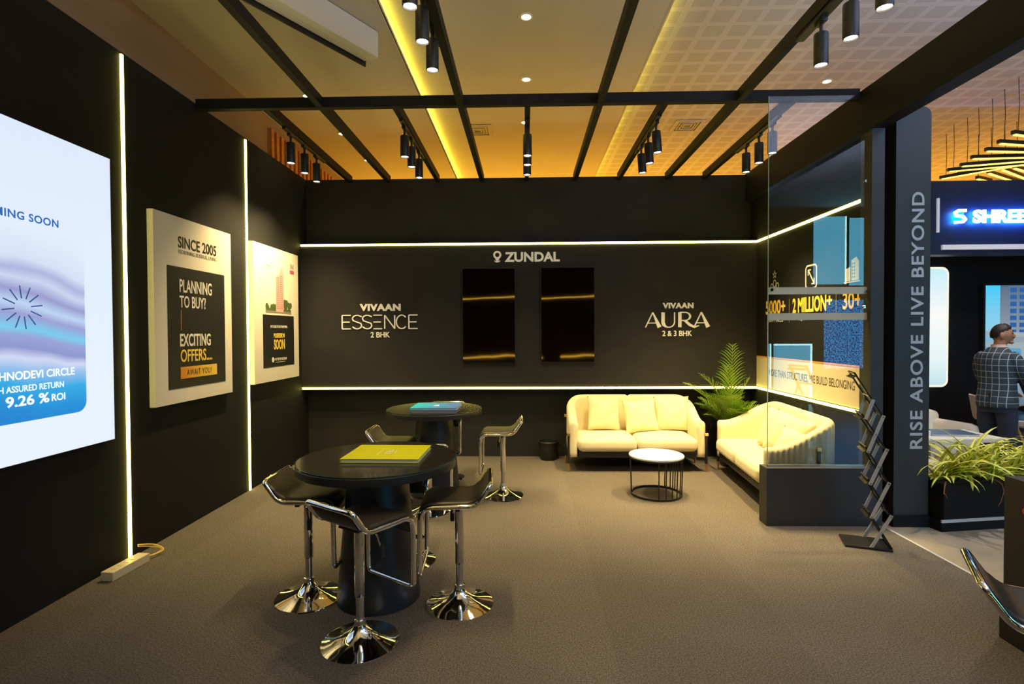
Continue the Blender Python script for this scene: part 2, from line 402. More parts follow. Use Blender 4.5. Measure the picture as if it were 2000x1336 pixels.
def glyph(body, bold=0, spacing=1.0):
    cu = bpy.data.curves.new('t', 'FONT'); cu.body = body; cu.size = 1; cu.offset = bold; cu.space_character = spacing; cu.resolution_u = 4; cu.extrude = .5; cu.align_x = 'LEFT'
    o = bpy.data.objects.new('t', cu); COL.objects.link(o)
    dg = bpy.context.evaluated_depsgraph_get(); me = bpy.data.meshes.new_from_object(o.evaluated_get(dg))
    bpy.data.objects.remove(o); bpy.data.curves.remove(cu); return me
def letters(body, p0, right, up, wd, h, m, parent=None, name='lettering', depth=.004, bold=0, spacing=1.0, label=None):
    """letters whose box has its lower left corner at p0, wd wide and h tall"""
    me = glyph(body, bold, spacing); xs = [v.co.x for v in me.vertices]; ys = [v.co.y for v in me.vertices]
    x0, x1, y0, y1 = min(xs), max(xs), min(ys), max(ys)
    right, up, p0 = Vector(right).normalized(), Vector(up).normalized(), Vector(p0); nrm = right.cross(up)
    for v in me.vertices:
        a = (v.co.x - x0) / (x1 - x0) * wd; c = (v.co.y - y0) / (y1 - y0) * h; d = (v.co.z + .5) * depth
        v.co = p0 + right * a + up * c + nrm * d
    me.materials.append(M[m] if isinstance(m, str) else m); me.name = name
    o = bpy.data.objects.new(name, me); COL.objects.link(o)
    if parent: o.parent = parent
    if label: o['label'] = label
    return o
def stroke(mb, pts, wd, p0, right, up, depth=.006, close=False):
    """flat bars with round ends along pts (2D) on a plane"""
    right, up, p0 = Vector(right).normalized(), Vector(up).normalized(), Vector(p0); nrm = right.cross(up)
    mx = Matrix((( right.x, up.x, nrm.x, p0.x), (right.y, up.y, nrm.y, p0.y), (right.z, up.z, nrm.z, p0.z), (0, 0, 0, 1)))
    n = len(pts); L_, R_ = [], []
    for i in range(n):
        a = pts[max(i - 1, 0)] if not close else pts[i - 1]; c = pts[min(i + 1, n - 1)] if not close else pts[(i + 1) % n]
        w_ = wd[i] if isinstance(wd, (list, tuple)) else wd
        p = pts[i]; d1 = Vector((p[0] - a[0], p[1] - a[1])); d2 = Vector((c[0] - p[0], c[1] - p[1]))
        if d1.length < 1e-9: d1 = d2
        if d2.length < 1e-9: d2 = d1
        d1.normalize(); d2.normalize(); t = (d1 + d2); t = t.normalized() if t.length > 1e-6 else d1
        nn = Vector((-t.y, t.x)); k = 1 / max(.4, nn.dot(Vector((-d1.y, d1.x))))
        L_.append(Vector((p[0] + nn.x * w_ / 2 * k, p[1] + nn.y * w_ / 2 * k))); R_.append(Vector((p[0] - nn.x * w_ / 2 * k, p[1] - nn.y * w_ / 2 * k)))
    rings = []
    for i in range(n):
        rings.append([mx @ Vector((L_[i].x, L_[i].y, 0)), mx @ Vector((R_[i].x, R_[i].y, 0)), mx @ Vector((R_[i].x, R_[i].y, depth)), mx @ Vector((L_[i].x, L_[i].y, depth))])
    mb.loft(rings, True, close); return mb
def arc(cx, cy, rx, ry, a0, a1, n=10):
    return [(cx + rx * math.cos(math.radians(a0 + (a1 - a0) * i / n)), cy + ry * math.sin(math.radians(a0 + (a1 - a0) * i / n))) for i in range(n + 1)]
def remeshed(mb, name, m, parent, voxel=.008, label=None, smooth_it=3):
    o = mb.build('t', m); md = o.modifiers.new('r', 'REMESH'); md.mode = 'VOXEL'; md.voxel_size = voxel; md.use_smooth_shade = True
    if smooth_it: s = o.modifiers.new('s', 'SMOOTH'); s.iterations = smooth_it; s.factor = .5
    dg = bpy.context.evaluated_depsgraph_get(); me = bpy.data.meshes.new_from_object(o.evaluated_get(dg)); bpy.data.objects.remove(o)
    me.name = name; me.materials.clear(); me.materials.append(M[m])
    for p in me.polygons: p.use_smooth = True
    o = bpy.data.objects.new(name, me); COL.objects.link(o); o.parent = parent
    if label: o['label'] = label
    return o
def box_obj(name, m, x0, x1, y0, y1, z0, z1, parent=None, bevel=0): return MB().box(x0, x1, y0, y1, z0, z1).build(name, m, parent, bevel=bevel)

# ------------------------------------------------------------ key measures (metres)
XL, D, DP, XR, YB = -2.91, 7.06, 6.856, 2.95, 4.684
ZW, ZB0, ZB1 = 3.69, 3.64, 3.73

# ------------------------------------------------------------ setting
struct(box_obj('floor', 'tile', -3.3, 14, -6, 20, -.10, -.02))
struct(box_obj('trim_1', 'carpet', XL, 3.0, -3.2, D, -.02, 0))          # the booth's carpet
struct(box_obj('trim_2', 'trimwhite', 3.0, 3.02, -3.2, 4.45, -.02, .003))
struct(box_obj('wall_left', 'wall_side', XL - .12, XL, -2.2, D + .12, -.02, ZW))
struct(box_obj('wall_back', 'wall', XL, XR, D, D + .12, -.02, ZW))
struct(box_obj('wall_right', 'wall_side', XR, XR + .06, 4.7, D + .12, -.02, 3.34))
struct(box_obj('wall_hall', 'hallwall', -3.36, -3.24, -6, 20, -.02, 4.7))
struct(box_obj('wall_far', 'hallwall', -3.3, 14, 20, 20.1, -.02, 4.7))
# raised band of the back wall between its two light strips
struct(box_obj('trim_3', 'wall', XL, XR, DP, D, .915, 2.805))
# stepped hall ceiling
struct(box_obj('ceiling', 'ceil', -3.3, -1.215, -6, 20, 4.40, 4.46))
struct(box_obj('ceiling', 'ceil', -1.45, 1.30, -6, 20, 4.50, 4.56))
struct(box_obj('ceiling', 'perf', 1.05, 14, -6, 20, 4.62, 4.68))
struct(box_obj('trim_4', 'ceil', -1.235, -1.215, -6, 20, 4.395, 4.425))
struct(box_obj('trim_5', 'ceil', 1.28, 1.30, -6, 20, 4.495, 4.525))
# the header beam above the right wall, running forward
struct(box_obj('trim_6', 'beam', 2.885, 3.015, -1.5, D + .12, 3.34, 3.70))
# post beside the glass
struct(box_obj('trim_7', 'pillar', 2.905, 3.01, 4.55, 4.70, -.02, 3.34))
# dark back of the neighbouring stand seen in the gaps
struct(box_obj('wall_neighbour', 'beam', 3.2, 9.5, 7.9, 8.0, -.02, 3.0))

# cove light strips lying on the ceiling steps
for nm, x, z, lab in (('cove_light', -1.262, 4.462, 'yellow light strip along the left ceiling cove'), ('cove_light', 1.245, 4.562, 'yellow light strip along the right ceiling cove beside the perforated tiles')):
    tag(box_obj(nm, 'cove' if x < 0 else 'cove_dim', x - .014, x + .014, -2, 14, z, z + .012), lab, 'light strip', 'light strips in the ceiling coves')

# slatted timber panel on the hall wall, above the left wall
t = thing('slatted_panel', 'orange timber slatted panel on the hall wall above the black left wall', 'wall panel', (-3.24, 6.7, 3.3))
box_obj('backing', 'slat', 0, .012, 0, 2.2, 0, .95, t)
mb = MB()
for i in range(16): mb.box(.012, .04, .02 + i * .14, .09 + i * .14, 0, .95)
mb.build('slats', 'slat', t)

# ------------------------------------------------------------ overhead frame: cross beam and long beams
tag(box_obj('cross_beam', 'beam', XL, 2.885, YB, YB + .06, ZB0, ZB1), 'long black beam crossing the booth overhead from wall to wall', 'beam')
longs = [(-1.80, 'full length black ceiling beam nearest the white screen case'), (-.56, 'full length black ceiling beam carrying the three left front spotlights'),
         (.667, 'full length black ceiling beam with no spotlights, right of the centre'), (1.865, 'full length black ceiling beam carrying the two right front spotlights')]
for x, lab in longs:
    t = thing('ceiling_beam', lab, 'beam', (x, 0, ZB0), 0, 'black beams overhead')
    box_obj('beam_front', 'beam', -.028, .028, -1.5, YB, .002, .088, t); box_obj('beam_rear', 'beam', -.028, .028, YB + .06, D, .002, .088, t)
shorts = [(-2.31, 'short black beam with three spotlights, nearest the left wall'), (-1.145, 'short black beam with three spotlights, left of the cove light'),
          (.03, 'short black beam with three spotlights, hanging over the middle of the booth'), (1.24, 'short black beam with three tilted spotlights beside the right ceiling vent'),
          (2.35, 'short black beam with three spotlights, partly behind the glass pane')]
for x, lab in shorts:
    tag(box_obj('rear_beam', 'beam', x - .025, x + .025, YB + .06, D, ZB0 + .002, ZB1), lab, 'beam', 'short black beams behind the cross beam')

# ------------------------------------------------------------ track spotlights
def spot_head(root, tilt):
    mx = Matrix.Rotation(tilt[0], 4, 'Y') @ Matrix.Rotation(tilt[1], 4, 'X')
    def tr(o):
        o.data.transform(mx); return o
    tr(MB().lathe([(.012, -.005), (.040, -.006), (.0425, -.012), (.0425, -.195), (.040, -.207), (.0375, -.207), (.036, -.195), (.034, -.190), (.001, -.190)], 28).build('housing', 'blackmetal', root, smooth=True))
    tr(MB().lathe([(.0335, -.1985), (.001, -.1985), (.001, -.196), (.0335, -.196)], 24).build('lens', 'lens', root, smooth=True))
    mb = MB(); mb.box(-.018, .018, -.045, .045, .055, .08); mb.tube([(0, 0, .058), (0, 0, -.008)], .011, 10); mb.build('stem', 'blackmetal', root)
def spotlight(x, y, z, tilt, aim, power, label, ang=66):
    t = thing('track_spotlight', label, 'spotlight', (x, y, z), 0, 'black track spotlights'); spot_head(t, tilt)
    d = bpy.data.lights.new('spot_beam', 'SPOT'); d.energy = power; d.color = (1, .745, .335); d.spot_size = math.radians(ang); d.spot_blend = .75; d.shadow_soft_size = .03
    lo = bpy.data.objects.new('spot_beam', d); COL.objects.link(lo); lo.parent = t
    mx = Matrix.Rotation(tilt[0], 4, 'Y') @ Matrix.Rotation(tilt[1], 4, 'X'); lo.location = mx @ Vector((0, 0, -.212))
    lo.rotation_euler = (Vector(aim) - (Vector((x, y, z)) + lo.location)).to_track_quat('-Z', 'Y').to_euler()
order = ['front', 'middle', 'rear']
rows = [(-2.31, (5.25, 5.58, 5.90), 'on the beam nearest the left wall', 150, 0), (-1.145, (5.11, 5.42, 5.80), 'on the short beam left of the cove light', 105, 0),
        (.03, (5.12, 5.40, 5.74), 'in the row hanging over the middle', 105, 0), (1.24, (5.08, 5.40, 5.72), 'in the tilted row by the right vent', 215, -.07),
        (2.35, (5.14, 5.43, 5.74), 'in the row nearest the right wall', 215, 0)]
for x, ys, where, pw, tl in rows:
    tag(box_obj('light_track', 'blackmetal', x - .017, x + .017, ys[0] - .15, ys[2] + .25, ZB0 - .022, ZB0 + .002), 'thin black light track %s' % where.replace('in the row ', 'of the row ').replace('in the tilted row', 'of the tilted row'), 'light track', 'light tracks under the short beams')
    for k, yy in enumerate(ys):
        spotlight(x, yy, ZB0 - .10, (tl, 0), (x - tl * 6 if x > -2 else x - .9, yy + .18, 0), pw, 'black cylinder spotlight %s, %s one of three' % (where, order[k]), 76 if x > -2 else 105)
for x, ys, where, bx in ((-.615, (2.90, 3.25, 3.60), 'under the left front beam', -.56), (1.885, (2.86, 3.15, 3.46), 'under the right front beam', 1.865)):
    tag(box_obj('light_track', 'blackmetal', bx - .017 if bx > 0 else bx - .075, bx + .04 if bx > 0 else bx - .028, ys[0] - .3, ys[2] + .25, ZB0 - .022 if bx > 0 else ZB0 + .061, ZB0 + .002 if bx > 0 else ZB0 + .087), 'black light track %s' % where.replace('under', 'fixed along'), 'light track', 'light tracks along the front beams')
    for k, yy in enumerate(ys):
        spotlight(x, yy, ZB0 - .02 if x < 0 else ZB0 - .10, (0, 0), (x * .7, yy + .25, 0), 60, 'black cylinder spotlight %s, %s one of three' % (where, ['nearest', 'middle', 'farthest'][k]))

# recessed downlights in the hall ceiling
dls = [(.023, 4.86, 4.5, 'topmost of the three over the middle'), (.026, 6.05, 4.5, 'just in front of the cross beam over the middle'), (.01, 7.28, 4.5, 'beside the middle row of spotlights'),
       (-2.51, 6.155, 4.4, 'above the cross beam at the left'), (-2.51, 7.33, 4.4, 'second from the front at the left'), (-2.495, 8.46, 4.4, 'farthest at the left'),
       (3.60, 6.48, 4.62, 'in the perforated tiles near the right header beam'), (2.77, 7.14, 4.62, 'in the perforated tiles just below the cross beam at right'),
       (4.6, 4.3, 4.62, 'over the planter, added beyond the frame as fill'), (5.9, 5.4, 4.62, 'over the neighbouring stand, added beyond the frame as fill')]  # this pair is unseen, added to brighten the planter and neighbouring stand
for x, y, z, lab in dls:
    t = thing('downlight', 'small round recessed ceiling downlight %s' % lab, 'downlight', (x, y, z), 0, 'recessed ceiling downlights')
    MB().lathe([(.062, 0), (.062, -.006), (.044, -.008), (.044, 0)], 24).build('trim_ring', 'white', t, smooth=True)
    MB().lathe([(.043, -.004), (.001, -.004), (.001, -.002), (.043, -.002)], 20).build('lens', 'down', t)
    d = bpy.data.lights.new('downlight_beam', 'SPOT'); d.energy = 22 if x < 4 else 260; d.color = (1, .8, .5) if x < 4 else (1, .86, .68); d.spot_size = 1.6 if x < 4 else 2.0; d.spot_blend = 1; d.shadow_soft_size = .04
    lo = bpy.data.objects.new('downlight_beam', d); COL.objects.link(lo); lo.parent = t; lo.location = (0, 0, -.02)

# square ceiling diffusers
def vent(x, y, z, lab, m):
    t = thing('ceiling_vent', lab, 'air vent', (x, y, z), 0, 'square ceiling air diffusers')
    mb = MB()
    for k in range(5):
        a, c, zz = .21 - k * .037, (.17 if k == 0 else .193 - k * .037), -.004 - .004 * (k % 2)
        for s in (-1, 1):
            mb.box(-a, a, min(s * c, s * a), max(s * c, s * a), zz - .006, zz); mb.box(min(s * c, s * a), max(s * c, s * a), -c, c, zz - .006, zz)
    mb.build('louvres', m, t)
    box_obj('backing', 'blackmetal', -.19, .19, -.19, .19, -.004, -.001, t)
vent(-.66, 7.55, 4.5, 'square ceiling air vent left of the middle row of spotlights', 'ceil')
vent(2.35, 7.80, 4.62, 'square ceiling air vent in the perforated tiles at the right', 'ceil')

# retracted projector screen case under the ceiling
t = thing('projector_screen_case', 'long white projector screen case hung slanting under the ceiling at top left', 'projector screen', (-1.40, 4.92, 4.16), math.radians(-31))
MB().box(-.005, .085, -1.7, 0, 0, .235).build('case', 'white', t, bevel=.006)
MB().box(-.075, -.012, -1.7, -.02, .005, .05).build('lower_cover', 'white', t, bevel=.004)
MB().box(-.095, -.080, -1.7, 0, -.035, .16).build('weight_bar', 'blackmetal', t)
MB().box(-.012, -.005, -1.7, -.01, .02, .16).build('slot', 'blackmetal', t)

# ------------------------------------------------------------ light strips on the walls
def strip(x0, x1, y0, y1, z0, z1, lab, grp):
    return tag(box_obj('light_strip', 'led', x0, x1, y0, y1, z0, z1), lab, 'light strip', grp)
strip(XL, XL + .012, 3.80, 3.822, .0, ZW - .02, 'tall vertical glowing strip between the bright screen and the first poster', 'vertical light strips on the left wall')
strip(XL, XL + .012, 5.505, 5.527, .0, ZW - .02, 'tall vertical glowing strip between the two posters', 'vertical light strips on the left wall')
strip(XL + .01, XR, DP - .012, DP, 2.775, 2.80, 'upper horizontal glowing strip across the back wall', 'light strips on the back wall')
strip(XL + .01, XR, DP - .012, DP, .92, .945, 'lower horizontal glowing strip behind the sofa and palm', 'light strips on the back wall')
strip(XR - .012, XR, 4.705, DP - .012, 2.775, 2.80, 'upper glowing strip on the right wall seen through the glass', 'light strips on the right wall')
strip(XR - .012, XR, 4.705, DP - .012, .92, .945, 'lower glowing strip on the right wall under the cream band', 'light strips on the right wall')

# power adapter on the floor at the foot of the first vertical strip
t = thing('power_adapter', 'small cream power adapter box on the carpet by the left wall', 'power adapter', (-2.79, 3.62, 0), math.radians(-4))
MB().box(-.045, .045, -.16, .16, 0, .06).build('body', 'cream_plastic', t, bevel=.004)
mb = MB()
for k in range(4): mb.box(-.02 + .004 * k, .02, -.11 + k * .05, -.105 + k * .05, .06, .0615)
mb.build('print_marks', 'wire', t)
mb = MB(); mb.tube(fillet([(0, .16, .03), (.03, .22, .02), (.06, .30, .03), (-.03, .30, .07), (-.10, .22, .09)], .06), .005, 6); mb.tube(fillet([(0, .16, .03), (.03, .24, .02), (.03, .32, .03), (-.05, .28, .06), (-.10, .22, .08)], .06), .005, 6)
mb.build('wire', 'wire', t, smooth=True)

# ------------------------------------------------------------ left wall: LED screen and posters
RY, UZ = (0, 1, 0), (0, 0, 1)
def wl(y, z, off=0): return (off, y, z)
t = thing('led_screen', 'big bright white and blue display screen on the left wall reading COMING SOON', 'screen', (XL, 0, 0))
box_obj('cabinet', 'blackmetal', 0, .035, 2.29, 3.645, .915, 2.868, t)
box_obj('display', 'screen_white', .035, .040, 2.30, 3.64, .92, 2.863, t)
X0 = .041
def rrect(y0, y1, z0, z1, r, n=6):
    pts = []
    for (cy, cz, a) in ((y1 - r, z1 - r, 0), (y0 + r, z1 - r, 90), (y0 + r, z0 + r, 180), (y1 - r, z0 + r, 270)):
        pts += [(cy + r * math.cos(math.radians(a + 90 * i / n)), cz + r * math.sin(math.radians(a + 90 * i / n))) for i in range(n + 1)]
    return pts
MYZ = Matrix(((0, 0, 1, 0), (1, 0, 0, 0), (0, 1, 0, 0), (0, 0, 0, 1)))      # (y, z, x) -> world
MB().prism(rrect(2.53, 3.405, 1.152, 2.255, .07), X0 - .001, X0 + .001, MYZ).build('picture', 'inset', t)
letters('COMING SOON', (X0 + .001, 2.715, 2.305), RY, UZ, .505, .047, 'screentext_blue', t, bold=.02, spacing=1.1, depth=.001)
letters('VAISHNODEVI CIRCLE', (X0 + .002, 2.70, 1.395), RY, UZ, .616, .048, 'screentext_white', t, bold=.02, depth=.001)
letters('WITH ASSURED RETURN', (X0 + .002, 2.735, 1.325), RY, UZ, .50, .037, 'screentext_white', t, bold=.015, depth=.001)
letters('9.26 %', (X0 + .002, 2.862, 1.243), RY, UZ, .27, .062, 'screentext_white', t, bold=.025, depth=.001)
letters('ROI', (X0 + .002, 3.148, 1.246), RY, UZ, .095, .045, 'screentext_white', t, bold=.02, depth=.001)
mb = MB()
for k in range(12):
    a = math.radians(k * 30 + 8)
    stroke(mb, [(.052 * math.cos(a), .052 * math.sin(a)), (.125 * math.cos(a), .125 * math.sin(a))], .007, (X0 + .002, 2.975, 1.806), RY, UZ, .001)
mb.build('sunburst_mark', 'screentext_dark', t)

# poster 1
t = thing('poster_board', 'white poster board with black panel reading PLANNING TO BUY? EXCITING OFFERS', 'poster', (XL, 0, 0), 0, 'poster boards on the left wall')
MB().box(0, .05, 4.045, 5.128, 1.08, 2.617).build('board', 'board', t, bevel=.002)
X1 = .05
MB().box(X1, X1 + .002, 4.195, 5.006, 1.20, 2.205).build('black_panel', 'ink', t)
X1 += .002
letters('SINCE 2005', (.051, 4.338, 2.365), RY, UZ, .545, .096, 'ink', t, bold=.018, depth=.001)
letters('REDEFINING BLISSFULL LIVING', (.051, 4.342, 2.318), RY, UZ, .54, .032, 'greyink', t, depth=.001)
letters('PLANNING', (X1, 4.348, 1.997), RY, UZ, .452, .11, 'printwhite', t, bold=.012, depth=.001)
letters('TO BUY?', (X1, 4.345, 1.870), RY, UZ, .36, .10, 'printwhite', t, bold=.012, depth=.001)
box_obj('divider_line', 'orange_line', X1, X1 + .001, 4.360, 4.366, 1.68, 1.85, t)
letters('EXCITING', (X1, 4.343, 1.545), RY, UZ, .43, .108, 'printwhite', t, bold=.022, depth=.001)
letters('OFFERS....', (X1, 4.348, 1.415), RY, UZ, .445, .105, 'orange_grad', t, bold=.012, depth=.001)
box_obj('gold_bar', 'gold_grad', X1, X1 + .002, 4.343, 4.862, 1.276, 1.374, t)
letters('AWAIT YOU!', (X1 + .002, 4.425, 1.30), RY, UZ, .348, .05, 'ink', t, depth=.001, spacing=1.2)
# poster 2
t = thing('poster_board', 'white poster board with pink tower picture reading POSSESSION SOON', 'poster', (XL, 0, 0), 0, 'poster boards on the left wall')
MB().box(0, .05, 5.558, 6.662, 1.11, 2.628).build('board', 'board', t, bevel=.002)
X1 = .05
MB().box(X1, X1 + .002, 5.745, 6.52, 1.27, 1.86).build('black_panel', 'ink', t)
MB().box(X1, X1 + .0015, 5.81, 6.45, 1.885, 1.91).build('road_picture', 'greyink', t)
mb = MB(); random.seed(3)
for k in range(26):
    yy = 5.84 + .6 * random.random() ** (1.6 if k % 2 else .6); hh = (.03 if yy < 6.2 else .07) * (0.6 + random.random())
    mb.prism([(yy + (.035 * math.cos(a)), 1.91 + hh + .035 * math.sin(a) * 1.1) for a in [2 * PI * j / 8 for j in range(8)]], X1, X1 + .001 + k * .00002, MYZ)
mb.box(X1, X1 + .001, 5.815, 6.445, 1.90, 1.935)
mb.build('tree_picture', 'treeprint', t)
mb = MB(); mb.prism([(6.055, 1.90), (6.245, 1.90), (6.255, 2.36), (6.215, 2.43), (6.155, 2.36), (6.15, 2.34), (6.06, 2.30)], X1 + .001, X1 + .002, MYZ); mb.build('tower_picture', 'tower', t)
mb = MB()
for r in range(17):
    for cx in (6.075, 6.115, 6.165, 6.20):
        zt_ = 1.935 + r * .0235
        if zt_ < (2.29 if cx < 6.14 else 2.36): mb.box(X1 + .002, X1 + .0025, cx, cx + .022, zt_, zt_ + .011)
mb.build('tower_windows', 'magenta', t)
X1 += .002
letters('STEP CLOSER TO YOU THARE LIVING', (X1, 5.91, 1.715), RY, UZ, .425, .028, 'printwhite', t, bold=.01, depth=.001)
letters('POSSESSION', (X1, 5.992, 1.60), RY, UZ, .27, .052, 'gold_grad', t, bold=.03, depth=.001)
letters('SOON', (X1, 5.992, 1.465), RY, UZ, .27, .118, 'gold_grad', t, bold=.03, depth=.001)
MB().prism([(5.965 + .028 * math.cos(a), 1.352 + .03 * math.sin(a)) for a in [2 * PI * j / 16 for j in range(16)]], X1, X1 + .001, MYZ).build('phone_mark', 'printwhite', t)
letters('+91 90 90 90 00 04', (X1, 6.00, 1.338), RY, UZ, .31, .032, 'printwhite', t, bold=.02, depth=.001)
box_obj('underline', 'printwhite', X1, X1 + .001, 6.03, 6.27, 1.318, 1.322, t)
letters('Vivaan Living', (.051, 5.80, 2.40), RY, UZ, .13, .02, 'greyink', t, depth=.001)
letters('3BHK', (.051, 6.43, 2.435), RY, UZ, .11, .06, 'greyink', t, depth=.001)
box_obj('badge', 'magenta', .05, .0515, 6.43, 6.54, 2.375, 2.42, t)

# ------------------------------------------------------------ back wall signs and screens
BX, BZ = (1, 0, 0), (0, 0, 1)
def sign(label, cat='sign'): return thing('wall_sign', label, cat, (0, DP - .003, 0))
t = sign('cream raised wall sign reading ZUNDAL with a location pin')
letters('ZUNDAL', (-.258, 0, 2.553), BX, BZ, .706, .125, 'signwhite', t, bold=.035, depth=.012)
mb = MB()
ring = [(.062 * math.cos(a), .062 * math.sin(a)) for a in [math.radians(-30 + 240 * i / 22) for i in range(23)]]
stroke(mb, arc(0, .01, .040, .040, 0, 345, 22) , .024, (-.353, 0, 2.635), BX, BZ, .012, True)
mb.prism([(-.030, -.03), (.030, -.03), (.012, -.075), (-.012, -.075)], 0, .012, Matrix(((1, 0, 0, -.353), (0, 0, -1, 0), (0, 1, 0, 2.635), (0, 0, 0, 1))))
stroke(mb, arc(0, -.062, .035, .02, 180, 360, 8), .010, (-.353, 0, 2.635), BX, BZ, .012)
mb.build('location_pin', 'signwhite', t)
t = sign('cream raised wall sign reading VIVAAN ESSENCE 2 BHK')
letters('VIVAAN', (-2.137, 0, 1.935), BX, BZ, .532, .092, 'signwhite', t, bold=.05, spacing=1.1, depth=.012)
letters('2 BHK', (-1.998, 0, 1.592), BX, BZ, .25, .072, 'signwhite', t, bold=.012, depth=.012)
mb = MB(); W, H = .122, .175; st = .0145; O = (-2.368, 0, 1.705)
def S_(x):
    return [(x + p[0], p[1]) for p in ([(W, H - .02)] + arc(W / 2, H - .044, W / 2 - .002, .044, 40, 180, 8)[1:] + [(.012, H * .60), (W * .5, H * .5), (W - .012, H * .40)] + arc(W / 2, .044, W / 2 - .002, .044, 0, -150, 8)[0:] + [(0, .024)])]
def E_(x, spine=True):
    if spine: stroke(mb, [(x, 0), (x, H)], st, O, BX, BZ, .012)
    for zz, k in ((0, 1), (H / 2, .88), (H, 1)): stroke(mb, [(x, zz), (x + (W - .01) * k, zz)], st, O, BX, BZ, .012)
E_(0); stroke(mb, S_(.133), st, O, BX, BZ, .012); stroke(mb, S_(.265), st, O, BX, BZ, .012); E_(.408, False)
for seg_ in ([(.554, 0), (.554, H)], [(.554, H), (.684, 0)], [(.684, 0), (.684, H)]): stroke(mb, seg_, st, O, BX, BZ, .012)
stroke(mb, arc(.775, H / 2, .070, H / 2, 42, 318, 16), st, O, BX, BZ, .012); E_(.868)
mb.build('lettering', 'signwhite', t)
t = sign('cream raised wall sign reading VIVAAN AURA 2 & 3 BHK')
letters('VIVAAN', (1.756, 0, 1.945), BX, BZ, .39, .072, 'signwhite', t, bold=.045, spacing=1.1, depth=.012)
letters('2 & 3 BHK', (1.752, 0, 1.592), BX, BZ, .375, .070, 'signwhite', t, bold=.012, depth=.012)
mb = MB(); O = (1.538, 0, 1.705); H = .19
def A_(x):
    stroke(mb, [(x, 0), (x + .092, H)], .014, O, BX, BZ, .012); stroke(mb, [(x + .092, H), (x + .178, 0)], [.014, .052], O, BX, BZ, .012); stroke(mb, [(x + .035, .055), (x + .15, .055)], .012, O, BX, BZ, .012)
A_(.0); A_(.615)
stroke(mb, [(.222, H)] + arc(.295, .07, .073, .07, 180, 270, 8), [.042] * 5 + [.030, .025, .02, .016, .014], O, BX, BZ, .012)
stroke(mb, arc(.295, .07, .073, .07, 270, 360, 8) + [(.368, H)], .014, O, BX, BZ, .012)
stroke(mb, [(.435, 0), (.435, H)], .042, O, BX, BZ, .012)
stroke(mb, [(.435, H)] + arc(.50, H - .052, .065, .052, 90, -90, 10) + [(.435, H - .104)], [.014] * 4 + [.02, .024, .026, .024, .02] + [.014] * 4, O, BX, BZ, .012)
stroke(mb, [(.50, H - .104), (.56, .03), (.62, .002), (.68, .02)], [.03, .034, .024, .008], O, BX, BZ, .012)
mb.build('lettering', 'signwhite', t)
for x0, x1, z0, z1, lab in ((-.804, -.124, 1.262, 2.472, 'black glossy portrait display, left of the pair under ZUNDAL'), (.203, .888, 1.264, 2.478, 'black glossy portrait display, right of the pair under ZUNDAL')):
    t = thing('wall_display', lab, 'screen', ((x0 + x1) / 2, DP, z0), 0, 'portrait displays on the back wall'); hw = (x1 - x0) / 2; hh = z1 - z0
    MB().box(-hw, hw, -.035, 0, 0, hh).build('casing', 'blackplastic', t, bevel=.003)
    MB().box(-hw + .006, hw - .006, -.037, -.035, .006, hh - .006).build('screen_glass', 'tv', t)

# ------------------------------------------------------------ right wall graphics
RX, RU = (0, -1, 0), (0, 0, 1); XW = XR - .001
t = thing('wall_graphic', 'cream band on the right wall reading MORE THAN STRUCTURES, WE BUILD BELONGING', 'wall graphic', (XW, 0, 0))
box_obj('band', 'cream_band', -.003, 0, 4.705, DP - .002, .955, 1.325, t); box_obj('top_edge', 'orange_line', -.005, 0, 4.705, DP - .002, 1.325, 1.34, t)
letters('MORE THAN STRUCTURES, WE BUILD BELONGING', (-.003, 6.50, 1.10), RX, RU, 1.67, .095, 'ink', t, bold=.0, depth=.001)
t = thing('wall_graphic', 'orange figures 5000+, 2 MILLION+ and 30+ with cream icons on the right wall', 'wall graphic', (XW, 0, 0))
letters('5000+', (-.003, 6.60, 1.85), RX, RU, .49, .165, 'orange_grad', t, bold=.02, depth=.001)
letters('2 MILLION', (-.003, 5.945, 1.845), RX, RU, .655, .16, 'orange_grad', t, bold=.03, depth=.001)
letters('+', (-.003, 5.28, 1.90), RX, RU, .09, .09, 'orange_grad', t, bold=.03, depth=.001)
letters('30+', (-.003, 5.02, 1.845), RX, RU, .275, .16, 'orange_grad', t, bold=.02, depth=.001)
letters('HAPPY FACES', (-.003, 6.54, 1.755), RX, RU, .375, .04, 'printwhite', t, depth=.001)
letters('SQ. FT. DELIVERED', (-.003, 5.81, 1.755), RX, RU, .48, .045, 'printwhite', t, bold=.01, depth=.001)
letters('PROJECTS', (-.003, 4.97, 1.755), RX, RU, .20, .04, 'printwhite', t, depth=.001)
mb = MB()
for yy in (6.02, 5.123): mb.box(-.004, -.003, yy - .004, yy + .004, 1.745, 2.01)
mb.build('divider_lines', 'greyink', t)
mb = MB(); P0 = (-.003, 5.68, 2.085)
stroke(mb, rrect(.008, .215, .005, .24, .04), .018, P0, RX, RU, .001, True); stroke(mb, [(.06, .19), (.165, .055)], .016, P0, RX, RU, .001)
stroke(mb, [(.055, .14), (.055, .195), (.105, .195)], .014, P0, RX, RU, .001); stroke(mb, [(.17, .105), (.17, .05), (.12, .05)], .014, P0, RX, RU, .001)
P1 = (-.003, 6.49, 2.15)
for cx, cz, r in ((.12, .06, .035), (.05, .03, .028), (.19, .03, .028)): stroke(mb, arc(cx, cz, r, r * 1.2, 0, 340, 12), .011, P1, RX, RU, .001, True)
star = [(.12 + (.045 if i % 2 == 0 else .018) * math.sin(i * PI / 5), .165 + (.045 if i % 2 == 0 else .018) * math.cos(i * PI / 5)) for i in range(10)]
stroke(mb, star, .008, P1, RX, RU, .001, True)
P2 = (-.003, 4.98, 2.10)
MR = Matrix(((0, 0, -1, -.003), (-1, 0, 0, 4.98), (0, 1, 0, 2.10), (0, 0, 0, 1)))
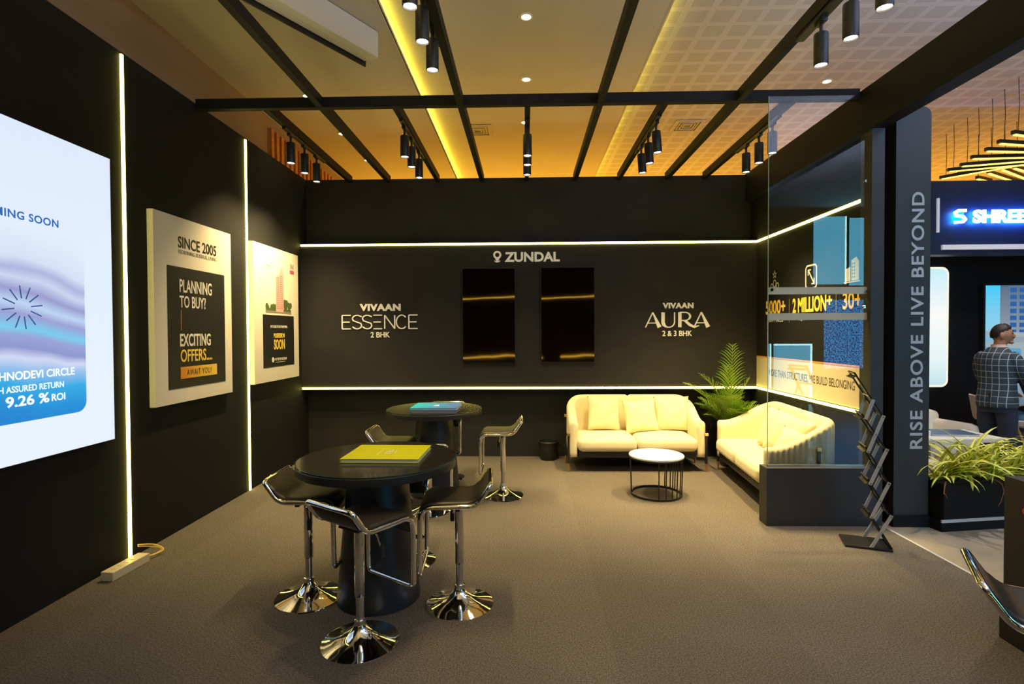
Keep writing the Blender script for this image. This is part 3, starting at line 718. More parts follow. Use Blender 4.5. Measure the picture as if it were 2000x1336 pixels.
mb.prism([(.09, 0), (.20, 0), (.20, .165), (.16, .21), (.09, .185)], 0, .001, MR); mb.prism([(0, 0), (.075, 0), (.075, .13), (.0, .11)], 0, .001, MR); mb.box(-.004, -.003, 4.76, 5.0, 2.085, 2.095)
mb.build('icons', 'printwhite', t)
mb = MB()
for r in range(5):
    for c in range(2): mb.box(-.0048, -.0042, 4.84 + c * .025, 4.85 + c * .025, 2.125 + r * .03, 2.14 + r * .03)
mb.build('icon_windows', 'ink', t)

# ------------------------------------------------------------ half wall with glass pane
tag(MB().box(2.035, 2.905, 4.53, 4.675, 0, .492).build('half_wall', 'pillar', bevel=.003), 'low dark partition wall under the glass pane', 'partition')
t = thing('glass_pane', 'tall clear glass pane standing on the low partition wall', 'glass pane', (2.07, 4.6, .492))
mb = MB(); v = [mb.b.verts.new(p) for p in ((.004, 0, 0), (.832, 0, 0), (.832, 0, 3.145), (.004, 0, 3.145))]; mb.face(v)
mb.build('pane', 'glass', t)
mb = MB(); mb.box(0, .004, -.005, .005, 0, 3.145); mb.build('polished_edge', 'glassrim', t)
mb = MB()
for (x, z) in ((.03, 1.51), (.815, 1.36), (.815, 1.49), (.815, 2.42)):
    rr = [Vector((x + .013 * math.cos(a), 0, z + .013 * math.sin(a))) for a in [2 * PI * j / 12 for j in range(12)]]
    mb.loft([[p + Vector((0, -.014, 0)) for p in rr], [p + Vector((0, .014, 0)) for p in rr]])
mb.build('glass_studs', 'chrome', t)
for z in (1.255, 1.475): box_obj('frosted_strip', 'frost', .006, .83, -.004, -.002, z - .005, z + .055, t)
MB().box(.0, .832, -.012, .012, 0, .012).build('base_channel', 'brushed', t)

# ------------------------------------------------------------ tall lettered pillar
t = thing('lettered_pillar', 'tall dark slate pillar lettered RISE ABOVE LIVE BEYOND', 'pillar', (3.13, 4.59, -.02))
Wp = .29; Hp = 3.55
poly = [(0, 0), (Wp, 0)] + [(Wp - .07 + .07 * math.cos(math.radians(a)), Hp - .07 + .07 * math.sin(math.radians(a))) for a in range(0, 91, 15)] + [(0, Hp)]
MB().prism(poly, 0, .42, Matrix(((1, 0, 0, 0), (0, 0, 1, 0), (0, 1, 0, 0), (0, 0, 0, 1)))).build('column', 'pillar', t)
letters('RISE ABOVE LIVE BEYOND', (.235, -.001, .665), (0, 0, 1), (-1, 0, 0), 2.17, .105, 'pillartext', t, bold=.018, spacing=1.12, depth=.003)
MB().box(-.015, Wp + .0, -.02, .42, 0, .10).build('plinth', 'beam', t)

# ------------------------------------------------------------ bar stools
def make_stool(dz=0):
    t = thing('bar_stool', 'x', 'bar stool', group='chrome bar stools with black seats')
    lp = [(-.19, .775 + dz), (-.105, .652 + dz), (.212, .652 + dz), (.218, .262 + dz)]
    pts = [(x, .183, z) for x, z in lp] + [(x, -.183, z) for x, z in reversed(lp)]
    pts = fillet(pts, [.03, .05, .075, .035, .035, .075, .05, .03], 6, True)
    MB().tube(pts, .0145, 10, True).build('frame', 'chrome', t, smooth='all')
    # padded seat following the frame
    prof = fillet([(-.186, 0, .775 + dz), (-.105, 0, .656 + dz), (.200, 0, .656 + dz), (.208, 0, .56 + dz)], [0, .06, .075, 0], 7)
    rings = []; n = len(prof)
    for i, p in enumerate(prof):
        tg = (prof[min(i + 1, n - 1)] - prof[max(i - 1, 0)]).normalized(); nr = Vector((-tg.z, 0, tg.x))
        if nr.z < 0 and i < 3: nr = -nr
        nr = Vector((tg.z * -1, 0, tg.x)); k = min(1, .35 + i * .35, .35 + (n - 1 - i) * .35)
        hw = .171; th = .020 * k; sec = []
        for a in range(16):
            an = 2 * PI * a / 16; cx, cz = math.cos(an), math.sin(an)
            u = math.copysign(abs(cx) ** .35, cx) * hw; v_ = math.copysign(abs(cz) ** .6, cz) * th
            sec.append(p + Vector((0, u, 0)) + nr * (v_ + .003))
        rings.append(sec)
    MB().loft(rings).build('seat', 'leather', t, smooth='all')
    mb = MB(); mb.box(-.075, .075, -.075, .075, .622 + dz, .632 + dz); mb.box(-.012, .012, -.18, .18, .625 + dz, .640 + dz); mb.build('seat_plate', 'blackmetal', t)
    MB().lathe([(.0275, .625 + dz), (.0275, .255 + dz), (.023, .248 + dz)], 20).build('gas_column', 'chrome', t, smooth=True)
    MB().lathe([(.0215, .30 + dz), (.0215, .11)], 20).build('lower_column', 'brushed', t, smooth=True)
    MB().lathe([(.0225, .128), (.030, .126), (.032, .118), (.030, .108), (.034, .095), (.047, .075), (.070, .055), (.105, .037), (.150, .022), (.185, .013), (.203, .008), (.205, .0), (.001, 0)], 48).build('base', 'chrome', t, smooth=True)
    mb = MB(); mb.tube(fillet([(.0, -.03, .618 + dz), (.03, -.10, .60 + dz), (.045, -.115, .52 + dz)], .03), .005, 8); lv = mb.build('lever', 'chrome', t, smooth=True)
    MB().rbox(.028, .014, .07, .007, Matrix.Translation((.050, -.12, .50 + dz)), 3).build('paddle', 'blackplastic', lv, smooth=True)
    return t
stools = {}
for dz in (0, -.05, .06, -.13): stools[dz] = make_stool(dz)
used = set()
def place_stool(x, y, deg, label, dz=0):
    src = stools[dz]
    if dz in used: o = copy_tree(src, (x, y, 0), math.radians(deg), label)
    else: o = src; used.add(dz); o.location = (x, y, 0); o.rotation_euler = (0, 0, math.radians(deg)); o['label'] = label
place_stool(-1.358, 3.272, 2, 'chrome bar stool with black seat at the left of the near round table')
place_stool(-.887, 2.795, 57, 'nearest chrome bar stool, in front of the near round table')
place_stool(-.404, 3.199, 184, 'chrome bar stool with black seat at the right of the near round table')
place_stool(-.858, 3.80, 270, 'chrome bar stool mostly hidden behind the near round table')
place_stool(-.228, 5.353, 180, 'chrome bar stool at the right of the far round table')
place_stool(-.895, 4.90, 92, 'chrome bar stool between the two round tables, its seat hidden behind the near tabletop', -.13)
place_stool(-1.30, 5.10, 0, 'chrome bar stool at the left of the far round table, seat lowered', -.05)
place_stool(-.90, 6.02, 270, 'chrome bar stool standing behind the far round table', .06)
place_stool(1.815, 1.90, -31, 'chrome bar stool cut off by the right edge, before the black counter')

# ------------------------------------------------------------ round bar tables
t = thing('round_bar_table', 'black round glass-topped bar table nearest the viewer, lime book on it', 'table', (-.925, 3.30, 0), 0, 'black round bar tables')
MB().lathe([(.0, .865), (.483, .865), (.486, .862), (.486, .822), (.483, .818), (.0, .818)], 72).build('tabletop', 'tablepaint', t, smooth=True)
MB().lathe([(.001, .867), (.478, .867), (.481, .870), (.478, .874), (.001, .874)], 72).build('glass_top', 'glasstop', t, smooth=True)
MB().lathe([(.4815, .8665), (.4840, .8665), (.4840, .8740), (.4815, .8740)], 72, cap=False).build('glass_rim', 'glassedge', t, smooth=True)
MB().lathe([(.001, .0), (.255, .0), (.255, .006), (.180, .818), (.001, .818)], 56).build('pedestal', 'tablepaint', t, smooth=True)
copy_tree(t, (-.935, 5.45, 0), 0, 'black round glass-topped bar table farther back, blue book on it')
def book(loc, rz, m, label, mk):
    t = thing('large_book', label, 'book', loc, rz, 'large display books on the round tables')
    mb = MB(); mb.box(-.235, .235, -.20, .20, .021, .025); mb.box(-.235, .235, -.20, .20, 0, .004); mb.box(-.238, -.235, -.20, .20, 0, .025); mb.build('cover', m, t, bevel=.001)
    MB().box(-.232, .230, -.195, .195, .004, .021).build('pages', 'pages', t); mk(t)
def mk_green(t):
    letters('ESTILO', (.03, -.07, .0251), (0, 1, 0), (-1, 0, 0), .13, .04, 'printwhite', t, depth=.0006)
    letters('VIVAAN', (.055, -.02, .0251), (0, 1, 0), (-1, 0, 0), .07, .012, 'printwhite', t, depth=.0006, bold=.02)
    MB().box(-.05, -.047, -.08, .08, .0251, .0256).build('cover_line', 'printwhite', t)
def mk_blue(t):
    mb = MB()
    for k in range(4): mb.box(-.03 + k * .004, .03 - k * .002, -.045 + k * .025, -.032 + k * .025, .0251, .0257)
    mb.build('cover_mark', 'printwhite', t)
book((-.868, 3.335, .875), math.radians(-1), 'green_cover', 'large lime green book lying on the near round table', mk_green)
book((-.915, 5.46, .875), math.radians(-1), 'blue_cover', 'large blue book lying on the far round table', mk_blue)

# ------------------------------------------------------------ sofas
def make_sofa():
    t = thing('sofa', 'cream two-seat sofa against the back wall', 'sofa', group='cream two-seat sofas')
    hw, fr, bk, rc = .745, -.315, .315, .22
    path = [(-hw, fr + .0)] ; n1 = 10
    path = [(-hw, fr + (bk - rc - fr) * i / n1) for i in range(n1 + 1)]
    path += [(-hw + rc - rc * math.cos(a), bk - rc + rc * math.sin(a)) for a in [PI / 2 * i / 8 for i in range(1, 9)]]
    path += [(-hw + rc + (2 * hw - 2 * rc) * i / 16, bk) for i in range(1, 16)]
    path += [(-x, y) for x, y in reversed(path[:n1 + 9])]
    # dense resample
    seglen = [0]
    for a, c in zip(path, path[1:]): seglen.append(seglen[-1] + math.hypot(c[0] - a[0], c[1] - a[1]))
    tot = seglen[-1]; N_ = 300; rings = []
    def at(s):
        for i in range(len(path) - 1):
            if s <= seglen[i + 1] or i == len(path) - 2:
                k = (s - seglen[i]) / (seglen[i + 1] - seglen[i]); a, c = path[i], path[i + 1]
                return Vector((a[0] + (c[0] - a[0]) * k, a[1] + (c[1] - a[1]) * k, 0))
    def ss(x): x = max(0, min(1, x)); return x * x * (3 - 2 * x)
    for i in range(N_ + 1):
        s = tot * i / N_; p = at(s); q0, q1 = at(max(0, s - .02)), at(min(tot, s + .02)); tg = (q1 - q0).normalized(); nr = Vector((-tg.y, tg.x, 0))   # outward (left of travel)
        e = min(s, tot - s); top = .605 + (.845 - .605) * ss((e - .06) / .62); zb = .175
        mid = abs(s - tot / 2); top -= .018 * math.exp(-(mid / .018) ** 2)
        endk = math.sqrt(max(0.02, 1 - max(0, 1 - e / .035) ** 2)); th = .046 * endk; top -= .03 * (1 - endk); zb += .02 * (1 - endk)
        rib = .011 * (abs(math.sin(PI * s / .048)) - .5); groove = .010 * math.exp(-(mid / .012) ** 2)
        sec = []
        for k in range(9): 
            z = zb + (top - .045 - zb) * k / 8; sec.append(p + nr * (th + rib * min(1, k / 2)) + Vector((0, 0, z)))
        for k in range(1, 8):
            a = PI * k / 8; sec.append(p + nr * (th * math.cos(a)) + Vector((0, 0, top - .045 + .045 * math.sin(a))))
        for k in range(9):
            z = top - .045 - (top - .045 - zb) * k / 8; bul = .012 * math.sin(PI * min(1, max(0, (z - .40) / .42))); sec.append(p - nr * (th + bul - groove) + Vector((0, 0, z)))
        rings.append(sec)
    MB().loft(rings).build('backrest_shell', 'velvet', t, smooth='all')
    for s in (-1, 1):
        mb = MB(); mb.rbox(.695, .60, .165, .062, Matrix.Translation((s * .350, -.055, .325)), 10, .022); mb.build('seat_cushion', 'velvet', t, smooth='all')
    MB().rbox(1.38, .56, .10, .03, Matrix.Translation((0, -.04, .215)), 4).build('base_frame', 'blackmetal', t, smooth=True)
    for sx in (-1, 1):
        for (y, z) in ((-.29, .44), (.13, .60)):
            lg = MB().box(sx * .806 - .012, sx * .806 + .012, y - .012, y + .012, .10, z).build('leg', 'blackmetal', t, bevel=.002)
            mb = MB(); mb.tube([(sx * .806, y, .105), (sx * .806, y, 0)], [.013, .008], 10); mb.build('leg_tip', 'copper', lg, smooth=True)
            MB().box(min(sx * .785, sx * .825), max(sx * .785, sx * .825), y - .018, y + .018, z - .012, z + .022).build('bracket', 'gold', lg, bevel=.002)
    return t
sofa = make_sofa(); sofa.location = (1.31, 6.56, 0)
copy_tree(sofa, (2.52, 5.56, 0), math.radians(-94.5), 'cream two-seat sofa beside the right wall, partly behind the glass')

def make_cushion(name, size, seed, label, loc, rot, thick=.075):
    mb = MB(); n = 22; random.seed(seed); top = {}; bot = {}
    for i in range(n + 1):
        for j in range(n + 1):
            u, v = -1 + 2 * i / n, -1 + 2 * j / n
            e = (1 - abs(u) ** 2.6) ** .55 * (1 - abs(v) ** 2.6) ** .55
            pinch = 1 - .07 * (1 - u * u) * (v * v) ** 1.2; pinch2 = 1 - .07 * (1 - v * v) * (u * u) ** 1.2
            x, z = u * size / 2 * pinch2, v * size / 2 * pinch
            wr = .012 * noise.noise(Vector((u * 3 + seed, v * 2.2, seed * 1.7))) + .009 * math.sin(9 * u - 7 * v + seed) * max(0, abs(u) - .35)
            y = e * thick + wr * (1 if 0 < i < n and 0 < j < n else 0)
            edge = i in (0, n) or j in (0, n)
            top[i, j] = mb.b.verts.new((x, -y, z)); bot[i, j] = top[i, j] if edge else mb.b.verts.new((x, e * thick, z))
    for i in range(n):
        for j in range(n):
            mb.face([top[i, j], top[i + 1, j], top[i + 1, j + 1], top[i, j + 1]]); mb.face([bot[i, j], bot[i, j + 1], bot[i + 1, j + 1], bot[i + 1, j]])
    o = mb.build(name, 'cushion', None, smooth='all'); o.location = loc; o.rotation_euler = rot
    return tag(o, label, 'cushion', 'cream cushions on the sofas')
make_cushion('cushion', .42, 1, 'cream square cushion at the left end of the back-wall sofa', (.98, 6.70, .625), (math.radians(-14), math.radians(3), .15))
make_cushion('cushion', .41, 2, 'cream square cushion in the middle of the back-wall sofa', (1.425, 6.63, .605), (math.radians(-18), math.radians(-5), .03))
make_cushion('cushion', .43, 5, 'cream square cushion at the right end of the back-wall sofa', (1.83, 6.69, .625), (math.radians(-14), math.radians(-2), -.12))
make_cushion('cushion', .43, 8, 'cream cushion on the right-wall sofa, leaning at its middle', (2.60, 5.58, .625), (math.radians(-16), math.radians(5), math.radians(-80)))
make_cushion('cushion', .43, 11, 'cream cushion on the right-wall sofa, second from the middle', (2.58, 5.27, .62), (math.radians(-20), math.radians(12), math.radians(-62)))
make_cushion('cushion', .36, 14, 'smaller cream cushion slumped against the near arm of the right-wall sofa', (2.50, 5.00, .56), (math.radians(-38), math.radians(14), math.radians(-50)))

# ------------------------------------------------------------ coffee table, bin
t = thing('coffee_table', 'small round coffee table with white top and black wire drum base', 'table', (1.325, 5.417, 0))
MB().lathe([(.001, .388), (.268, .388), (.272, .392), (.272, .404), (.268, .408), (.001, .408)], 56).build('tabletop', 'white', t, smooth=True)
MB().lathe([(.255, .372), (.268, .372), (.268, .388), (.255, .388), (.255, .372)], 56, cap=False).build('top_ring', 'blackmetal', t)
MB().lathe([(.240, .0), (.256, .0), (.256, .022), (.240, .022), (.240, .0)], 56, cap=False).build('bottom_ring', 'blackmetal', t)
for a in (178, 165, -98, -82, -66, -52, -38, -24, 70, 56, 42, 28):
    x, y = .248 * math.cos(math.radians(a)), .248 * math.sin(math.radians(a))
    MB().tube([(x, y, .02), (x * 1.045, y * 1.045, .375)], .006, 8).build('upright', 'blackmetal', t, smooth=True)
t = thing('waste_bin', 'small black waste bin on the carpet against the back wall', 'bin', (.295, 6.90, 0))
mb = MB(); n = 40; rings = []
for (r, z) in ((.095, 0), (.10, .01), (.112, .13), (.125, .225)): rings.append([Vector(((r + (.002 if k % 2 else 0)) * math.cos(2 * PI * k / n), (r + (.002 if k % 2 else 0)) * math.sin(2 * PI * k / n), z)) for k in range(n)])
for (r, z) in ((.120, .226), (.106, .13), (.095, .015)): rings.append([Vector((r * math.cos(2 * PI * k / n), r * math.sin(2 * PI * k / n), z)) for k in range(n)])
mb.loft(rings).build('bucket', 'blackplastic', t, smooth=True)
MB().lathe([(.120, .222), (.133, .224), (.135, .234), (.130, .242), (.119, .240), (.117, .226)], 40, cap=False).build('rim', 'blackplastic', t, smooth=True)
MB().tube(fillet([(.128, -.03, .225), (.155, -.03, .20), (.155, .03, .16), (.130, .03, .19)], .03), .004, 6).build('handle', 'blackplastic', t, smooth=True)

# ------------------------------------------------------------ areca palm
random.seed(21)
t = thing('potted_palm', 'green areca palm in the back corner between the two sofas', 'plant', (2.53, 6.60, 0))
MB().lathe([(.12, 0), (.13, .01), (.165, .27), (.172, .30), (.16, .30), (.155, .27), (.001, .27)], 36).build('pot', 'blackplastic', t, smooth=True)
MB().lathe([(.001, .275), (.153, .275), (.153, .282), (.001, .282)], 24).build('soil', 'soil', t)
fol, stm = MB(), MB()
def frond(base, azim, length, lean, droop, wleaf, dens=26):
    pts = []; n = 14; d = Vector((math.cos(azim), math.sin(azim), 0))
    for i in range(n + 1):
        k = i / n; th = lean + droop * k ** 1.6
        if i == 0: p = Vector(base)
        else: p = pts[-1] + (d * math.sin(th) + Vector((0, 0, 1)) * math.cos(th)) * (length / n)
        pts.append(p)
    stm.tube(pts, [.007 * (1 - .8 * i / n) for i in range(n + 1)], 6)
    side = d.cross(Vector((0, 0, 1))).normalized()
    for q in range(dens):
        k = .32 + .68 * q / dens; f = k * n; i = min(int(f), n - 1); p = pts[i].lerp(pts[i + 1], f - i); tg = (pts[i + 1] - pts[i]).normalized()
        L_ = wleaf * math.sin(PI * (.12 + .86 * (k - .32) / .68)) ** .6 * (0.85 + .3 * random.random()) * (.55 + .45 * (1 - k) + .25)
        up = side.cross(tg).normalized()
        for s in (-1, 1):
            dr = (tg * 1.15 + side * s * .75 + up * (.25 + .15 * random.random())).normalized(); lp = [p]; vv = dr.copy()
            for j in range(5): vv = (vv + Vector((0, 0, -.13 * (j + 1) * .38))).normalized(); lp.append(lp[-1] + vv * L_ / 5)
            fol.ribbon(lp, [.002, .0055, .0062, .0055, .0035, .0006], up.cross(dr).normalized())
frond((.0, 0, .28), math.radians(60), 1.22, .02, .13, .25, 20)
frond((.01, -.01, .28), math.radians(190), .98, .12, .80, .23, 19)
frond((.0, .01, .28), math.radians(170), .95, .25, .95, .23, 19)
frond((.02, .01, .28), math.radians(330), .84, .05, .45, .22, 17)
frond((.02, .01, .28), math.radians(230), 1.0, .05, .40, .22, 17)
for k in range(50):
    az = k * 2.399 + .3; ln = random.uniform(.62, .98); rr = .05 * random.random(); lean = random.uniform(.04, .40)
    c, sn = math.cos(az), math.sin(az)
    if c > .0: ln *= 1 - .36 * c
    if sn > .2: ln *= .74
    if sn < -.2: ln *= .80; lean *= .4
    frond((rr * c, rr * sn, .28), az, ln, lean, random.uniform(.6, 1.3), random.uniform(.15, .21), 15)
fol.build('foliage', 'palm', t); stm.build('stems', 'stem', t, smooth=True)

# ------------------------------------------------------------ folding literature stand
t = thing('brochure_stand', 'folding zigzag literature rack with black trays beside the glass partition', 'brochure stand', (2.645, 4.15, 0), math.radians(-20))
MB().box(-.18, .13, -.12, .12, 0, .018).build('base_plate', 'blackmetal', t, bevel=.002)
# zigzag nodes: right ends and left ends going up
RN = [(.125, .02), (.115, .262), (.10, .507), (.085, .757), (.062, 1.005)]
LN = [(-.005, .02), (-.005, .247), (-.015, .50), (-.03, .742)]
for k in range(4):
    (xa, za), (xb, zb_) = LN[k], RN[k + 1]
    for y in (-.11, .11):
        mb = MB(); dx, dz = xb - xa, zb_ - za; l = math.hypot(dx, dz); ux, uz = dx / l, dz / l; nx, nz = -uz, ux; w_ = .011
        poly = [(xa - ux * .012 + nx * w_, za - uz * .012 + nz * w_), (xa - ux * .012 - nx * w_, za - uz * .012 - nz * w_), (xb + ux * .012 - nx * w_, zb_ + uz * .012 - nz * w_), (xb + ux * .012 + nx * w_, zb_ + uz * .012 + nz * w_)]
        mb.prism(poly, y - .004, y + .004, Matrix(((1, 0, 0, 0), (0, 0, 1, 0), (0, 1, 0, 0), (0, 0, 0, 1)))); mb.build('link_bar', 'grey_bar', t)
for y in (-.11, .11):
    mb = MB(); xa, za, xb, zb_ = -.05, .985, .0, 1.13
    mb.prism([(xa - .011, za), (xa + .011, za - .006), (xb + .011, zb_), (xb - .011, zb_ + .006)], y - .004, y + .004, Matrix(((1, 0, 0, 0), (0, 0, 1, 0), (0, 1, 0, 0), (0, 0, 0, 1)))); mb.build('link_bar', 'grey_bar', t)
LT = [(-.005, .247), (-.015, .50), (-.03, .742), (-.055, .99), (-.105, 1.30)]
for k in range(5):
    (xa, za), (xb, zb_) = RN[k], LT[k]            # tray leaning up to the left
    d = Vector((xb - xa, 0, zb_ - za)); l = d.length; u = d.normalized(); nrm = Vector((u.z, 0, -u.x)); ext = .035
    def P(a, y, c): return Vector((xa, y, za)) + u * a + nrm * c
    mb = MB()
    for (y0, y1) in ((-.105, -.085), (.085, .105)):
        mb.loft([[P(-.0, y0, -.006), P(0, y1, -.006), P(0, y1, .006), P(0, y0, .006)], [P(l + ext, y0, -.006), P(l + ext, y1, -.006), P(l + ext, y1, .006), P(l + ext, y0, .006)]])
    for a in (0.0, l * .5, l + ext - .012):
        mb.loft([[P(a, -.105, -.005), P(a, .105, -.005), P(a, .105, .005), P(a, -.105, .005)], [P(a + .014, -.105, -.005), P(a + .014, .105, -.005), P(a + .014, .105, .005), P(a + .014, -.105, .005)]])
    a = l + ext
    mb.loft([[P(a - .03, -.105, -.035), P(a - .03, .105, -.035), P(a - .03, .105, .0), P(a - .03, -.105, .0)], [P(a - .026, -.105, -.035), P(a - .026, .105, -.035), P(a - .026, .105, .0), P(a - .026, -.105, .0)]])
    mb.build('tray', 'blackmetal', t)
mb = MB()
for k in range(4):
    (xa, za), (xb, zb_) = LN[k], RN[k + 1]
    for f in (0, .5, 1):
        x, z = xa + (xb - xa) * f, za + (zb_ - za) * f; rr = [Vector((x + .005 * math.cos(a), -.118, z + .005 * math.sin(a))) for a in [2 * PI * j / 8 for j in range(8)]]
        mb.loft([rr, [p + Vector((0, .004, 0)) for p in rr]])
mb.build('rivets', 'chrome', t)

# ------------------------------------------------------------ planter with striped leaves
A8 = math.radians(9)
t = thing('planter_box', 'long black planter trough with a white trim line beside the lettered pillar', 'planter', (3.435, 4.47, -.02), A8)
mb = MB(); mb.box(.03, 1.65, 0, .30, .02, .39); mb.build('trough', 'beam', t, bevel=.003)
MB().box(.03, 1.64, .02, .28, .39, .397).build('soil', 'soil', t)
MB().box(.0, 1.68, -.012, .0, .075, .098).build('trim_line', 'trimwhite', t)
MB().box(.0, 1.68, -.008, .30, 0, .075).build('plinth', 'beam', t)
random.seed(5); mb = MB()
for c in range(11):
    cx = .10 + c * .148 + random.uniform(-.02, .02); cy = .14 + random.uniform(-.03, .03)
    for k in range(30):
        az = random.uniform(0, 2 * PI); ln = random.uniform(.32, .74); lean = random.uniform(.1, .8); dr = random.uniform(1.0, 2.2)
        if math.sin(az) > .2: ln *= .8
        if math.cos(az) < 0 and cx < .35: ln *= .45
        d = Vector((math.cos(az), math.sin(az) * .8, 0)).normalized(); p = Vector((cx + .03 * math.cos(az), cy + .03 * math.sin(az), .375)); pts = [p]; n = 8
        for i in range(n):
            th = lean + dr * ((i + 1) / n) ** 1.3; p = p + (d * math.sin(th) + Vector((0, 0, 1)) * math.cos(th)) * ln / n; pts.append(p)
        w_ = random.uniform(.010, .019); mb.ribbon(pts, [w_ * .6, w_ * .85, w_, w_, w_, w_ * .9, w_ * .75, w_ * .5, .0005], d.cross(Vector((0, 0, 1))))
o = mb.build('striped_leaves', 'spider'); o.location = (3.435, 4.47, -.02); o.rotation_euler = (0, 0, A8)
tag(o, 'mass of arching yellow and green striped leaves in the black trough', 'plants', kind='stuff')
mb = MB()
for (x, dx, dz) in ((.42, .10, -.14), (.05, -.07, -.05)):
    pts = [(x, .02, .40), (x + dx * .5, -.03, .43), (x + dx, -.05, .39), (x + dx * 1.15, -.055, .33), (x + dx * .9, -.05, .38 + dz), (x + dx * .6, -.05, .34 + dz)]
    mb.ribbon(pts, [.003, .006, .006, .005, .004, .001], Vector((1, 0, .2)).normalized())
o = mb.build('dry_leaves', 'dryleaf'); o.location = (3.435, 4.47, -.02); o.rotation_euler = (0, 0, A8); tag(o, 'withered brown leaves drooping over the front of the black trough', 'leaves', kind='stuff')

# ------------------------------------------------------------ black counter at right
t = thing('counter', 'black boxy counter at the right edge behind the bar stool', 'counter', (2.56, 1.75, 0), 0)
MB().box(0, .75, 0, 1.15, .0, .87).build('body', 'tablepaint', t, bevel=.003)
MB().box(-.02, 0, 0, 1.15, .0, .165).build('plinth', 'tablepaint', t, bevel=.003)
MB().lathe([(.001, 0), (.016, 0), (.018, .006), (.012, .012), (.001, .013)], 20).build('red_button', 'red', t, smooth=True)
rb = t.children[-1]; rb.location = (-.001, 1.02, .72); rb.rotation_euler = (0, -PI / 2, 0)

# ------------------------------------------------------------ neighbouring stand: fascia, lit panels, furniture
t = thing('fascia_sign', 'dark navy fascia with glowing letters SHREES and white bars', 'sign', (5.0, 7.2, 2.65))
box_obj('board', 'fascia', -.3, 3.2, 0, .2, 0, .97, t)
letters('SHREES', (.87, -.045, .40), BX, BZ, .80, .175, 'sign_glow', t, bold=.04, depth=.014)
letters('SHREES', (.875, -.036, .41), BX, BZ, .79, .155, 'halo', t, name='halo_light', bold=.0, depth=.006)
mb = MB(); O = (.61, -.045, .40)
stroke(mb, [(.17, .165), (.07, .165), (.03, .14), (.04, .10), (.13, .085), (.155, .05), (.13, .02), (.02, .012)], .036, O, BX, BZ, .02); mb.build('logo_mark', 'sign_glow', t)
mb = MB(); mb.box(.65, .76, -.036, -.030, .42, .55); mb.build('halo_light', 'halo', t)
box_obj('vertical_bar', 'fasciawhite', .435, .465, -.02, 0, .29, .74, t)
box_obj('lower_bar', 'fasciawhite', .50, 3.2, -.03, 0, .062, .125, t)
t = thing('wall_lightbox', 'rounded white glowing panel on the wall beyond the lettered pillar', 'lightbox', (5.6, 7.86, .86))
MXZ = Matrix(((1, 0, 0, 0), (0, 0, 1, 0), (0, 1, 0, 0), (0, 0, 0, 1)))
MB().prism(rrect(-.03, .50, -.03, 1.70, .10), -.03, .04, MXZ).build('rim', 'lightbox_rim', t)
MB().prism(rrect(.0, .47, 0, 1.67, .08), -.034, -.03, MXZ).build('face', 'whitelightbox', t)
t = thing('video_screen', 'large screen showing a tower block and flyover behind the standing man', 'screen', (6.62, 7.86, 1.07))
box_obj('casing', 'blackmetal', -.03, 2.1, -.03, .04, -.03, 1.25, t)
box_obj('picture', 'tvscene_sky', 0, 2.07, -.034, -.03, 0, 1.22, t)
box_obj('tower_picture', 'tvscene_b', .20, .95, -.036, -.034, .35, 1.22, t)
mb = MB()
for r in range(7):
    for c in range(4): mb.box(.34 + c * .13, .43 + c * .13, -.037, -.036, .52 + r * .1, .585 + r * .1)
mb.build('tower_windows', 'tvscene_b2', t)
mb = MB(); mb.prism([(0, .50), (2.07, .42), (2.07, .50), (0, .56)], -.0378, -.037, MXZ); mb.prism([(0, .34), (2.07, .22), (2.07, .33), (0, .42)], -.0378, -.037, MXZ); mb.prism([(0, .10), (2.07, .12), (2.07, .16), (0, .13)], -.0378, -.037, MXZ); mb.box(.5, .56, -.0378, -.037, .1, .4); mb.box(1.2, 1.27, -.0378, -.037, .1, .3)
mb.build('road_picture', 'tvscene_w', t)

t = thing('white_armchair', 'white rounded armchair behind the low white table', 'armchair', (4.75, 6.55, -.02), math.radians(12))
MB().rbox(1.0, .26, .56, .09, Matrix.Translation((0, .25, .40)), 6).build('backrest', 'whitevinyl', t, smooth='all')
MB().rbox(.9, .55, .22, .06, Matrix.Translation((0, -.05, .30)), 6).build('seat', 'whitevinyl', t, smooth='all')
for s in (-1, 1): MB().rbox(.16, .70, .42, .07, Matrix.Translation((s * .44, 0, .36)), 5).build('armrest', 'whitevinyl', t, smooth='all')
for sx in (-.4, .4):
    for sy in (-.25, .3): MB().tube([(sx, sy, .20), (sx, sy, 0)], .018, 8).build('leg', 'blackmetal', t)
t = thing('low_table', 'white low rectangular table beyond the striped plants', 'table', (4.45, 5.73, -.02), math.radians(3))
MB().box(-.42, .42, -.26, .26, .53, .57).build('tabletop', 'white', t, bevel=.003)
for sx in (-1, 1):
    for sy in (-1, 1): MB().box(sx * .33 - .02, sx * .33 + .02, sy * .20 - .02, sy * .20 + .02, 0, .53).build('leg', 'white', t)
t = thing('large_book', 'dark blue book lying on the white low table', 'book', (4.47, 5.76, .55), math.radians(-6))
mb = MB(); mb.box(-.23, .23, -.15, .15, .017, .021); mb.box(-.23, .23, -.15, .15, 0, .003); mb.build('cover', mat('slate_blue_cover', (.05, .11, .24), .4), t); MB().box(-.225, .225, -.145, .145, .003, .017).build('pages', 'pages', t)
letters('VIVAAN', (-.06, -.02, .0215), BX, (0, 1, 0), .14, .035, 'greyink', t, depth=.0005)
tag(MB().box(-.07, .07, -.06, .06, 0, .05).build('small_box', 'white', None, bevel=.003), 'small white box on the left end of the low table', 'box').location = (4.155, 5.70, .55)
t = thing('cream_pouf', 'cream upholstered seat half hidden behind the lettered pillar', 'pouf', (3.78, 5.10, -.02))
MB().rbox(.42, .42, .40, .07, Matrix.Translation((0, 0, .22)), 6).build('body', 'whitevinyl', t, smooth='all')
